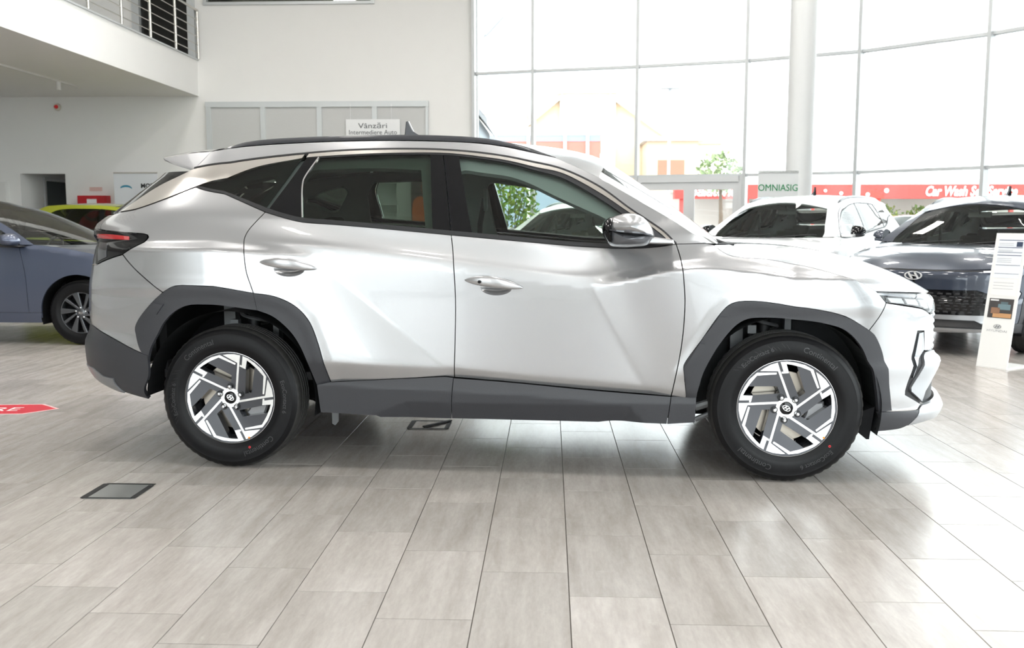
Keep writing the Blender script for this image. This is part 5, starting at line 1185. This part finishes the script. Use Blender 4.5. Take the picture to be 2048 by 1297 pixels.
# supermini
HAT = body(1.25, -1.15, 2.6, 3.0, [(.1,1.7),(.2,1.92),(.3,1.98),(.6,1.98),(.8,1.9),(.95,1.75),(1.1,1.6)], [(.2,-1.7),(.35,-1.85),(.6,-1.88),(.95,-1.84),(1.1,-1.80),(1.4,-1.6),(1.5,-1.5)], .84, [(-1.9,1.05),(-1.2,1.03),(0,1.0),(.75,.97),(1.2,.93),(1.6,.84),(2.0,.76)], lean_=.42)
HATK = dict(wf=1.22, wr=-1.22, rw=.30, zw=.30, track=.72, sill=.32, fz=.18, arch=.36, gaps=((.70,.76),(-.22,-.20),(-1.0,-.84)), belt=[(-1.55,1.06),(-1.2,1.03),(0,1.0),(.75,.97)], hood=[(.82,.995),(1.05,.985),(1.3,.94),(1.5,.87),(1.62,.81)], lamp=[(1.70,.80),(1.76,.74),(1.70,.69),(1.58,.69)], tail=[(-1.70,.80),(-1.69,.92),(-1.66,1.02)], qx=-1.55,
    roof=[(.82,.995),(.50,1.22),(.22,1.40),(-.05,1.455),(-.5,1.48),(-1.25,1.46),(-1.45,1.35),(-1.66,1.08)], win=[(.68,1.0),(.45,1.17),(.18,1.345),(-.05,1.395),(-.5,1.42),(-1.05,1.39),(-1.25,1.28),(-1.38,1.12)], screen=3, roof_end=5, pillar=(-.24,-.20), centre=[(1.0,.99),(.08,1.50),(-1.38,1.49),(-1.82,1.08)], nose=(1.92,.74), mirror=(.50,1.02), rglass=g_dark)
TY2 = build_tyre(); RIM2 = simple_rim(.228, 10, .38, mat('grey_alloy', (.10, .105, .115), .3, .7, .4), blackvoid)
# ------------------------------------------------------------------ parked cars around the SUV
skipf = {'grille', 'grille_jewels', 'emblem', 'bumper_wing', 'lamp_pod', 'front_lamp', 'fog_grille', 'front_bumper', 'daytime_light', 'headlight_lens', 'headlight_housing', 'front_skid', 'key_button'}
cab_grey = mat('cabin_grey', (.24, .25, .24), .8)
wsuv = copy_tree(suv, None, ('tyre_lettering',), {'silver_paint': white_paint, 'satin_chrome': bright, 'cabin_dark': cab_grey, 'seat_fabric': cab_grey})
wsuv.location = (3.10, 12.0, 0); wsuv.rotation_euler = (0, 0, math.radians(235)); wsuv.scale = (.95, .95, .93); wsuv.name = 'suv'
tag(wsuv, 'white sport utility vehicle with a dark door mirror beside the round column', 'car', 'parked showroom cars')
for o in wsuv.children:
    if o.name.startswith('door_mirror'):
        for sl in o.material_slots: sl.link = 'OBJECT'; sl.material = gloss_black
def crossover(loc, rz, paint, label, seat=None):
    sw = {'silver_paint': paint, 'silver_skid': skid, 'satin_chrome': clad_dk, 'charcoal_plastic': clad, 'cabin_dark': cab_grey}
    if seat: sw['seat_fabric'] = seat
    r = copy_tree(suv, None, skipf | {'tyre_lettering'}, sw); r.name = 'crossover'
    r.location = loc; r.rotation_euler = (0, 0, rz); r.scale = (.925, .95, .90); tag(r, label, 'car', 'parked showroom cars')
    return r
dsuv = crossover((4.70, 10.29, 0), math.radians(228), dark_paint, 'dark blue crossover with a chrome bonnet badge behind the price stand')
wcro = crossover((.52, 13.0, 0), math.radians(244), white_paint, 'white crossover with beige seats standing beside the leafy plant', seat_beige)
badge = mat('badge_silver', (.85, .86, .87), .3, .4)
def face(R, paint):
    "blunt nose: slim light slits under the bonnet, wide mesh grille, wedge headlights, pale skid band"
    panel('nose_panel', [[(1.727,.898),(1.858,.889),(2.06,.868)], [(2.06,.868),(FC,.860)], [(FC,.860),(FC,.66)], [(FC,.66),(2.10,.665)], [(2.10,.665),(1.99,.60)], [(1.99,.60),(1.86,.70)], [(1.86,.70),(1.775,.845)], [(1.775,.845),(1.727,.898)]], paint, R, res=.03, sides='b')
    panel('front_bumper', [[(1.775,.845),(1.86,.70)], [(1.86,.70),(1.80,.64)], [(1.80,.64),(1.87,.53)], [(1.87,.53),(1.96,.44)], [(1.96,.44),(2.02,.33)], [(2.02,.33),(1.828,.339)], rev(ARF[11:]), [(1.697,.72),(1.732,.765),(1.748,.788),(1.775,.845)]], paint, R, res=.03)
    panel('headlight', [[(1.86,.695),(1.99,.60)], [(1.99,.60),(1.96,.55)], [(1.96,.55),(1.87,.535)], [(1.87,.535),(1.805,.64)], [(1.805,.64),(1.86,.695)]], lamp_in, R, off=-.004, res=.03)
    for p in ([(1.80,.868),(1.90,.862),(2.06,.850)],): strip('light_slit', p, .016, led_w, R, off=.004)
    strip('bonnet_shut_line', [(1.73,.893),(1.86,.880),(2.05,.860),(FC,.852)], .010, clad_dk, R, off=.002)
    panel('grille', [[(2.10,.662),(FC,.657)], [(FC,.657),(FC,.42)], [(FC,.42),(2.08,.42)], [(2.08,.42),(1.965,.545)], [(1.965,.545),(1.992,.60)], [(1.992,.60),(2.10,.662)]], gloss_black, R, off=-.012, res=.03, sides='b', gap=0)
    jb = MB()
    for iz, z in enumerate(np.arange(.435, .64, .03)):
        for iu, u in enumerate(np.arange(.56 + .03 * abs(iz - 4), .99, .05)):
            U = X0F + LF * (u + .012 * (iz % 2)); q = [(U, z), (U + .034, z), (U + .034, z + .02), (U, z + .02)]
            X, N_ = pts3(np.array([p[0] for p in q]), np.array([p[1] for p in q]), surf, -.008); jb.add([*X, X.mean(0) + N_.mean(0) * .006], [(0, 1, 4), (1, 2, 4), (2, 3, 4), (3, 0, 4)])
    j = jb.obj('grille_mesh', clad_dk, R, mirror=True); j['kind'] = 'stuff'
    panel('front_skid', [[(2.08,.42),(FC,.415)], [(FC,.415),(FC,.37)], [(FC,.37),(2.12,.37)], [(2.12,.37),(2.05,.285)], [(2.05,.285),(FC,.285)], [(FC,.285),(FC,.235)], [(FC,.235),(2.03,.262)], [(2.03,.262),(1.96,.27)], [(1.96,.27),(2.08,.42)]], skid, R, off=.006, res=.03, sides='b', gap=0)
    panel('air_intake', [[(2.12,.37),(FC,.37)], [(FC,.37),(FC,.285)], [(FC,.285),(2.05,.285)], [(2.05,.285),(2.12,.37)]], clad_dk, R, off=-.01, res=.03, sides='b', gap=0)
    panel('bumper_lip', [[(1.828,.339),(2.02,.33)], [(2.02,.33),(1.96,.27)], [(1.96,.27),(1.90,.25),(1.757,.246)], [(1.757,.246),(1.757,.339)], [(1.757,.339),(1.828,.339)]], clad, R, off=.005, res=.03, gap=.001)
    e = emblem_geo(.085, .044, .16, .008); e.V = [(2.20 - y, -x, z + .80) for x, y, z in e.V]; e.obj('emblem', badge, R)
face(dsuv, dark_paint); face(wcro, white_paint)
sed = empty('saloon', (-5.96, 9.87, 0), 0.); tag(sed, 'steel blue saloon with grey multi-spoke wheels behind the tail of the silver SUV', 'car', 'parked showroom cars')
simple_car(sed, SED, SEDK, blue_paint, TY2, RIM2)
hat = empty('hatchback', (-7.45, 16.6, 0), 0.); tag(hat, 'lime green hatchback with dark windows behind the blue saloon', 'car', 'parked showroom cars')
simple_car(hat, HAT, HATK, lime_paint, TY2, RIM2, .05)
oc = empty('hatchback', (9.75, 26.0, -.16), math.radians(75)); tag(oc, 'grey hatchback with red tail lights parked outside the glass', 'car')
simple_car(oc, HAT, HATK, grey_paint, TY2, RIM2, .05)
for o in (TY2, RIM2): bpy.data.objects.remove(o)
# ------------------------------------------------------------------ price stand
pw = mat('stand_white', (.84, .84, .83), .35, coat=.3); paper = mat('paper', (.80, .83, .88), .6); rule = mat('print_blue_grey', (.16, .18, .26), .6); prg = mat('print_grey', (.45, .46, .48), .6)
st = empty('price_stand', (3.665, 7.875, 0), math.atan2(-.21, .15)); tag(st, 'white leaning price stand with car data sheets beside the SUV nose', 'display stand')
LEAN = .205 / 1.11
def sp(x, z, d=0.): return (x, z * LEAN + d, z)    # local: x across, +y away from the reader
def slab(name, x0, x1, z0, z1, d, t, m, parent):
    V = [sp(x, z, dd) for dd in (d, d + t) for z in (z0, z1) for x in (x0, x1)]
    mb = MB(); mb.add(V, [(0, 1, 3, 2), (4, 6, 7, 5), (0, 4, 5, 1), (2, 3, 7, 6), (0, 2, 6, 4), (1, 5, 7, 3)]); return mb.obj(name, m, parent)
slab('panel', -.13, .13, .0, 1.115, 0, .012, pw, st)
mb = MB(); mb.box((-.13, .0, 0), (.13, .34, .012)); mb.obj('foot', pw, st)
sh = slab('data_sheet', -.10, .112, .745, 1.075, -.003, .002, paper, st)
for z, h in ((1.055, .006), (.995, .006), (.955, .004), (.93, .006), (.85, .004), (.78, .003)): slab('printed_line', -.095, .108, z, z + h, -.0045, .001, rule, sh)
slab('printed_picture', .055, .105, 1.005, 1.045, -.0045, .001, mat('print_car_blue', (.03, .05, .10), .5), sh)
for z in (1.03, 1.015, .975, .965, .905, .89, .875): slab('printed_line', -.09, .03, z, z + .003, -.0045, .001, prg, sh)
s2 = slab('data_sheet', -.10, .112, .60, .735, -.003, .002, mat('paper_white', (.84, .84, .84), .6), st)
for z in (.705, .68, .655): slab('printed_line', -.09, .08, z, z + .003, -.0045, .001, prg, s2)
ph = slab('photo_card', -.10, .105, .415, .575, -.003, .002, mat('photo_dark', (.06, .055, .055), .4), st)
slab('photo_rock', -.055, .10, .42, .455, -.0045, .001, mat('photo_sand', (.55, .30, .14), .5), ph); slab('photo_rock', -.075, .0, .45, .50, -.0045, .001, mat('photo_brown', (.28, .15, .09), .5), ph)
slab('photo_car', -.02, .085, .485, .53, -.0045, .001, mat('photo_teal', (.16, .24, .27), .4), ph); slab('photo_car', .0, .06, .53, .55, -.0045, .001, mat('photo_teal2', (.10, .15, .17), .4), ph)
slab('photo_title', -.09, -.02, .555, .568, -.0045, .001, mat('photo_white', (.7, .7, .7), .5), ph)
e = emblem_geo(.032, .017, .13, .002); e.V = [sp(x, .345 + z, -.002 + y) for x, y, z in e.V]; e.obj('emblem', mat('print_emblem', (.30, .31, .33), .4, .5), st)
V, F = text_geo('HYUNDAI', .026, 0, align='CENTER'); mb = MB(); mb.add([sp(x * 1.5, .300 + y, -.0015) for x, y, z in V], F); mb.obj('lettering', mat('print_text', (.34, .35, .37), .5), st)
# ------------------------------------------------------------------ roll-up banners
def rollup(loc, rz, w, h, label, col, nm='rollup_banner'):
    r = empty(nm, loc, rz); tag(r, label, 'banner')
    mb = MB(); mb.box((-w / 2, -.003, .06), (w / 2, .003, h)); mb.obj('sheet', col, r)
    mb = MB(); mb.box((-w / 2 - .02, -.09, 0), (w / 2 + .02, .09, .07)); mb.obj('cassette', inox, r)
    mb = MB(); mb.box((-w / 2, -.012, h - .01), (w / 2, .012, h + .02)); mb.obj('top_bar', inox, r)
    mb = MB(); mb.tube([(0, .03, .05), (0, .02, h)], .01, 8); mb.obj('pole', inox, r)
    return r
om = rollup((3.36, 14.16, 0), .09, .60, 1.93, 'pale grey banner with green OMNIASIG lettering in front of the round column', mat('banner_grey', (.62, .63, .63), .6))
sign_text('lettering', 'OMNIASIG', .138, mat('banner_green', (.0, .20, .06), .5), om, (.0, -.006, 1.655), (1, 0, 0), (0, 0, 1), bold=0., squeeze=.92)
mo = rollup((-8.18, 18.45, 0), 0., .88, 2.15, 'white banner with a blue arc logo by the back wall', mat('banner_white', (.74, .76, .80), .6))
sign_text('lettering', 'MOBILITY', .12, mat('banner_black', (.02, .02, .025), .6), mo, (.10, -.006, 1.86), (1, 0, 0), (0, 0, 1), align='LEFT', bold=.004)
ab = MB(); n = 20
for rr, m_ in ((.11, 0),):
    P = [(-.20 + .13 * math.cos(t), 1.83 + .085 * math.sin(t)) for t in np.linspace(.35, 2.6, n)]; Q = [(-.20 + .125 * math.cos(t), 1.82 + .055 * math.sin(t)) for t in np.linspace(.35, 2.6, n)]
    ab.add([(x, -.006, z) for x, z in P + Q], [(i, i + 1, n + i + 1, n + i) for i in range(n - 1)])
ab.obj('logo_arc', mat('logo_blue', (.05, .28, .42), .5), mo)
orb = rollup((-2.50, 18.2, 0), 0., .36, 2.2, 'dark banner with an orange figure beside the white shelves', mat('banner_dark', (.10, .08, .075), .6))
mb = MB(); P = cat_rom([(-.15,1.1),(-.16,1.4),(-.12,1.62),(.02,1.68),(.12,1.58),(.15,1.35),(.08,1.25),(.12,1.1),(-.15,1.1)], .04)[:-1]
mb.prism([tuple(p) for p in P], -.008, -.004); mb.obj('print', mat('banner_orange', (.80, .20, .06), .6), orb)
sign_text('lettering', 'SOLD', .16, mat('banner_rust', (.45, .14, .06), .6), orb, (.02, -.006, 2.12), (0, 0, -1), (1, 0, 0), align='LEFT')
# ------------------------------------------------------------------ shelves, cabinet, small wall things
shf = empty('shelf_unit', (-3.14, 18.85, 0)); tag(shf, 'white open shelf unit against the frosted partition', 'shelf'); sw_ = mat('shelf_white', (.74, .77, .76), .5)
for i, x in enumerate((-.54, .13, .50)):
    mb = MB(); mb.box((x, -.35, 0), (x + .03, .05, 2.25)); mb.obj('upright', sw_, shf)
for z in (.1, .55, 1.05, 1.52, 1.95, 2.22):
    mb = MB(); mb.box((-.51, -.34, z), (.13, .04, z + .03)); mb.obj('shelf', sw_, shf)
mb = MB(); mb.box((.16, -.36, .1), (.50, -.34, 1.95)); mb.obj('door', sw_, shf); mb = MB(); mb.box((-.51, .03, .1), (.5, .05, 2.22)); mb.obj('back_panel', sw_, shf)
hy = empty('hydrant_cabinet', (-9.255, 18.99, 1.05)); tag(hy, 'red fire hydrant cabinet with a white hose symbol on the back wall', 'cabinet')
mb = MB(); mb.box((-.30, -.18, 0), (.30, 0, .67)); mb.obj('box', mat('fire_red', (.52, .012, .02), .4), hy)
mb = MB(); mb.box((-.26, -.19, .04), (.26, -.18, .63)); do = mb.obj('door', mat('fire_red_door', (.50, .012, .02), .4), hy)
mb = MB(); mb.lathe([(.13, -.194), (.19, -.194), (.19, -.19)], 32, c=(0, 0, .34)); mb.obj('hose_symbol', mat('hydrant_black', (.03, .03, .03), .5), do); mb = MB(); mb.box((-.10, -.197, .50), (.10, -.192, .60)); mb.obj('label_plate', mat('plate_white', (.8, .8, .8), .5), do)
es = MB(); es.box((-.13, -.012, 0), (.13, 0, .08)); o = es.obj('wall_plate', mat('pink_plate', (.72, .52, .48), .5)); o.location = (-9.25, 18.995, 1.815); tag(o, 'small pink sign plate above the red hydrant cabinet', 'sign')
al = empty('fire_alarm', (-9.96, 18.99, 3.50)); tag(al, 'small red alarm beacon on the wall under the balcony', 'alarm')
mb = MB(); mb.lathe([(0, -.05), (.06, -.05), (.075, 0)], 20); mb.obj('base', mat('alarm_cream', (.7, .66, .58), .5), al); mb = MB(); mb.lathe([(0, -.09), (.032, -.08), (.04, -.05)], 16); mb.obj('beacon', redmark, al)
eb = MB(); eb.box((-.5, -.12, 0), (.5, 0, 2.0)); o = eb.obj('wall_cabinet', mat('cabinet_white', (.78, .78, .76), .5)); o.location = (-11.57, 19.0, 0); tag(o, 'plain white wall cabinet left of the dark passage', 'cabinet')
tr = empty('track_light', (-8.75, 16.2, 3.70)); tag(tr, 'white track light under the balcony', 'lamp')
mb = MB(); mb.box((-.02, -2.6, -.03), (.02, 1.25, 0)); mb.obj('track', mat('track_white', (.75, .74, .72), .5), tr); mb = MB(); mb.tube([(0, .55, -.03), (0, .55, -.17)], .04, 12); mb.obj('spot', mat('spot_white', (.78, .77, .75), .5), tr)
# ------------------------------------------------------------------ floor boxes and floor sticker
fbx_m = mat('floor_box_steel', (.50, .51, .50), .3, .8); tape = mat('black_tape', (.015, .015, .015), .6)
def floor_box(c, w, d, label, tapes):
    r = empty('floor_box', (*c, 0), 0); tag(r, label, 'floor box')
    mb = MB(); mb.box((-w / 2, -d / 2, 0), (w / 2, d / 2, .003)); mb.obj('lid', fbx_m if tapes > 3 else tile_m, r)
    for k, (a, b) in enumerate((((-w / 2 - .01, -d / 2 - .008), (w / 2, -d / 2 + .004)), ((-w / 2, d / 2 - .006), (w / 2 + .01, d / 2 + .008)), ((-w / 2 - .014, -d / 2), (-w / 2 + .016, d / 2)), ((w / 2 - .012, -d / 2), (w / 2 + .012, d / 2 - .02)))):
        mb = MB(); mb.box((*a, .003), (*b, .0045)); mb.obj('tape', tape, r)
    return r
floor_box((-1.945, 4.075), .22, .22, 'metal floor socket lid edged with torn black tape on the open tiles', 4)
f2 = floor_box((-.715, 5.515), .22, .21, 'taped floor socket lid under the silver SUV sill', 3)
mb = MB(); mb.box((-.07, .0, .005), (.16, .02, .012), rz=.9); mb.obj('loose_tape', tape, f2)
stk = empty('floor_sticker', (-3.56, 5.87, 0), .1); tag(stk, 'red arrow-shaped floor sticker with white outline and lettering', 'sticker')
P = [(-.45, -.145), (.20, -.145), (.35, .0), (.20, .145), (-.45, .145), (-.60, 0)]
def flat(name, P, z, m, parent):
    mb = MB(); n = len(P); mb.add([(x, y, z) for x, y in P] + [(x, y, 0.0004) for x, y in P], [tuple(range(n))] + [(i, (i + 1) % n, n + (i + 1) % n, n + i) for i in range(n)]); return mb.obj(name, m, parent)
flat('backing', [(x * 1.06, y * 1.12) for x, y in P], .001, mat('sticker_pink', (.80, .50, .50), .4), stk); flat('face', P, .0016, mat('sticker_red', (.60, .03, .05), .35), stk)
sign_text('lettering', 'IEȘIRE', .17, mat('sticker_white', (.8, .72, .72), .4), stk, (-.10, -.06, .002), (1, 0, 0), (0, 1, 0), ext=.0002)
# ------------------------------------------------------------------ plant
leaf_m = mat('leaf_green', (.16, .30, .04), .45); leaf_m2 = mat('leaf_yellow_green', (.30, .40, .06), .45)
pl = empty('potted_plant', (-.62, 14.3, 0)); tag(pl, 'bushy green potted plant beside the white crossover', 'plant')
mb = MB(); mb.lathe([(.15, 0), (.21, .42), (.225, .43), (.225, .46), (.19, .46), (.185, .40), (0, .40)], 28, axis='z'); mb.obj('pot', mat('pot_white', (.6, .6, .58), .4), pl, angle=40)
mb = MB(); rg = np.random.default_rng(3)
for k in range(7):
    a = k * .9; mb.tube([(.03 * math.cos(a), .03 * math.sin(a), .38), (.12 * math.cos(a), .12 * math.sin(a), 1.0), (.30 * math.cos(a + .3), .30 * math.sin(a + .3), 1.7)], [.014, .010, .005], 6)
mb.obj('stems', mat('stem_brown', (.12, .09, .05), .8), pl)
V = []; F = []; M = []
for k in range(900):
    a, b = rg.uniform(0, 2 * PI), rg.uniform(-.9, 1); r = rg.uniform(.35, 1) ** .6
    c = np.array([.48 * r * math.cos(a) * math.sqrt(max(0, 1 - b * b)), .48 * r * math.sin(a) * math.sqrt(max(0, 1 - b * b)), 1.35 + .62 * r * b])
    d = rg.normal(size=3); d /= np.linalg.norm(d); u = np.cross(d, rg.normal(size=3)); u /= np.linalg.norm(u); l, w = rg.uniform(.07, .11), rg.uniform(.022, .035)
    n0 = len(V); V += [c, c + d * l * .5 + u * w, c + d * l, c + d * l * .5 - u * w]; F += [(n0, n0 + 1, n0 + 2, n0 + 3)]; M.append(int(rg.random() < .4))
tag(mesh('foliage', V, F, leaf_m, pl, mats=[leaf_m, leaf_m2], mi=M), kind='stuff')
# ------------------------------------------------------------------ outside
tag(MB().box((-80, -90, -.35), (110, 130, -.16)).obj('ground_outside', asphalt), kind='structure')
cream = mat('cream_render', (.70, .56, .40), .9); cream2 = mat('pale_render', (.80, .76, .70), .9); rooft = mat('roof_pale', (.62, .60, .58), .8); winb = mat('window_brown', (.30, .17, .11), .6); redw = mat('red_cladding', (.62, .16, .12), .7); bluw = mat('blue_grey_cladding', (.26, .30, .38), .7); gutter = mat('gutter_grey', (.35, .36, .38), .6)
ho = empty('house', (2.0, 46, -.2)); tag(ho, 'cream house with a stepped gable and dormer beyond the street', 'house')
def pz(name, P, y0, y1, m): mb = MB(); mb.prism(P, y0, y1); return mb.obj(name, m, ho)
pz('gable_wall', [(-3.4,0),(3.4,0),(3.4,5.4),(.8,7.3),(-1.4,7.3),(-3.4,5.6)], 0, 6, cream)
pz('tower', [(-1.55,0),(1.1,0),(1.1,7.45),(-1.55,7.45)], -.3, 1, cream2); pz('tower_cap', [(-1.75,7.4),(1.3,7.4),(1.3,7.6),(-1.75,7.6)], -.5, 1.2, cream)
for s_, P in ((0, [(.8,7.25),(3.7,5.2),(3.7,5.4),(.8,7.45)]), (1, [(-1.4,7.25),(-3.7,5.4),(-3.7,5.6),(-1.4,7.45)])): pz('roof_edge', P, -.4, 6, cream2)
pz('side_wing', [(3.0,0),(6.4,0),(6.4,5.2),(3.0,5.2)], 2, 6, cream2); pz('wing_roof', [(2.9,5.2),(6.6,5.2),(6.6,5.45),(2.9,5.45)], 1.6, 6.2, cream)
pz('annex', [(2.4,0),(4.7,0),(4.7,5.0),(2.4,5.0)], -2.4, 0, cream); pz('annex_roof', [(2.2,5.0),(5.0,5.0),(5.0,5.2),(2.2,5.2)], -2.7, 0, rooft)
for x0, x1, z0, z1, yy in ((-.6, -.25, 4.6, 5.5, -.33), (.05, .4, 4.6, 5.5, -.33), (2.9, 4.1, 3.45, 4.15, -2.43)):
    w = pz('window', [(x0,z0),(x1,z0),(x1,z1),(x0,z1)], yy, yy + .1, winb)
pz('left_block', [(-6.2,0),(-3.2,0),(-3.2,6.6),(-6.2,6.6)], 1, 6, cream2); pz('left_roof', [(-6.4,6.6),(-3.0,6.6),(-3.0,6.8),(-6.4,6.8)], .7, 6, rooft)
rb = empty('striped_building', (.2, 40.5, -.2)); tag(rb, 'low building with red and blue-grey wall bands beyond the glass', 'building')
for i, (z0, z1, m_) in enumerate(((0, 4.0, bluw), (4.0, 4.75, redw), (4.75, 5.0, bluw), (5.0, 5.35, rooft))):
    mb = MB(); mb.box((-3.4, 0 - .02 * i, z0), (1.9, 3, z1)); mb.obj('wall_band', m_, rb)
for x in (-3.0, -1.2, .35, 1.3):
    mb = MB(); mb.box((x, -.15, 0), (x + .14, -.03, 5.0)); mb.obj('pillar', cream2, rb)
cw = empty('car_wash', (11.6, 36.7, -.2)); tag(cw, 'car wash with a red fascia reading Car Wash Self Service', 'building')
mb = MB(); mb.box((-6.8, 0, 2.25), (8.5, .6, 2.78)); fa = mb.obj('fascia', mat('fascia_red', (.62, .045, .035), .5), cw)
tw = mat('fascia_white', (.9, .9, .9), .5)
sign_text('lettering', 'Car Wash Self Service', .50, tw, fa, (4.35, -.03, 2.36), (1, 0, 0), (0, 0, 1), shear=.25, bold=.018, squeeze=.76)
sign_text('lettering', 'Spălătorie', .50, tw, fa, (-5.45, -.03, 2.36), (1, 0, 0), (0, 0, 1), shear=.25, bold=.018, squeeze=.9)
for k, (x, z, r) in enumerate(((-.5, 2.45, .07), (.1, 2.5, .05), (.5, 2.4, .08), (-1.1, 2.55, .06), (1.2, 2.55, .09), (-2.2, 2.5, .08))):
    mb = MB(); mb.lathe([(0, -.02), (r, -.02), (r, 0)], 16, c=(x, -.01, z)); mb.obj('bubble', tw, fa)
for x in np.arange(-6.6, 8.4, 2.5):
    mb = MB(); mb.box((x, .1, 0), (x + .14, .24, 2.25)); mb.obj('post', mat('post_red_%d' % int(x * 10 + 99), (.55, .06, .05), .5), cw)
mb = MB(); mb.box((-6.8, 3.5, 0), (8.5, 3.7, 2.6)); mb.obj('rear_wall', cream2, cw); mb = MB(); mb.box((-6.8, .2, 2.75), (8.5, 3.7, 2.85)); mb.obj('roof', rooft, cw)
def leafy(root, rad, zc, n, size, m, m2, seed):
    rg = np.random.default_rng(seed); V = []; F = []; M = []
    for k in range(n):
        d = rg.normal(size=3); d /= np.linalg.norm(d); c = d * np.array(rad) * rg.uniform(.4, 1) ** .5 + (0, 0, zc); e = rg.normal(size=3); e /= np.linalg.norm(e); u = np.cross(e, rg.normal(size=3)); u /= np.linalg.norm(u)
        s_ = size * rg.uniform(.6, 1.3); n0 = len(V); V += [c, c + e * s_ * .5 + u * s_ * .3, c + e * s_, c + e * s_ * .5 - u * s_ * .3]; F.append((n0, n0 + 1, n0 + 2, n0 + 3)); M.append(int(rg.random() < .4))
    return tag(mesh('foliage', V, F, m, root, mats=[m, m2], mi=M), kind='stuff')
tree_m, tree_m2 = mat('tree_green', (.20, .27, .12), .7), mat('tree_light', (.30, .36, .18), .7)
t1 = empty('tree', (5.5, 31, -.2)); tag(t1, 'small green tree outside above the glass door', 'tree')
mb = MB(); mb.tube([(0, 0, 0), (.05, 0, 1.5), (0, .05, 3.0)], [.09, .07, .04], 8); mb.obj('trunk', mat('bark', (.16, .12, .09), .9), t1); leafy(t1, (.75, .75, .65), 2.95, 420, .2, tree_m, tree_m2, 5)
for k, x in enumerate((13.3, 14.6, 15.9)):
    s_ = empty('hedge_shrub', (x, 37.9, -.2)); tag(s_, 'yellow-green shrub under the car wash fascia', 'shrub', 'shrubs under the car wash fascia'); leafy(s_, (.55, .4, .45), 1.55, 300, .16, leaf_m, leaf_m2, 20 + k); mb = MB(); mb.tube([(0, 0, 0), (0, 0, 1.4)], .03, 6); mb.obj('stem', winb, s_)
sl = empty('street_lamp', (4.45, 36, -.2)); tag(sl, 'tall floodlight mast outside the glass facade', 'street lamp'); mb = MB(); mb.tube([(0, 0, 0), (0, 0, 6.4)], .06, 8); mb.obj('pole', gutter, sl); mb = MB(); mb.box((-.35, -.15, 6.3), (.35, .15, 6.65)); mb.obj('lamp_head', gutter, sl)
s2 = empty('street_lamp', (-2.25, 28.2, -.2)); tag(s2, 'street lamp with a long slanted arm near the back wall edge', 'street lamp'); mb = MB(); mb.tube([(0, 0, 0), (0, 0, 6.1), (.1, 0, 6.5), (.38, 0, 6.9)], .05, 8); mb.obj('pole', gutter, s2); mb = MB(); mb.tube([(.32, 0, 6.82), (.82, 0, 7.35)], .08, 8); mb.obj('lamp_head', gutter, s2)
nb = empty('neighbour_house', (-3.3, 23.5, -.2)); tag(nb, 'blue-grey neighbouring wall with a sloping roof by the facade edge', 'building'); mb = MB(); mb.prism([(-2,0),(1.55,0),(1.55,3.9),(1.2,4.4),(-2,4.4)], 0, 4); mb.obj('wall', mat('neighbour_wall', (.30, .34, .37), .9), nb); mb = MB(); mb.prism([(-2,4.4),(1.2,4.4),(1.75,3.75),(1.75,3.9),(1.2,4.6),(-2,4.6)], -.2, 4.2); mb.obj('roof', gutter, nb)
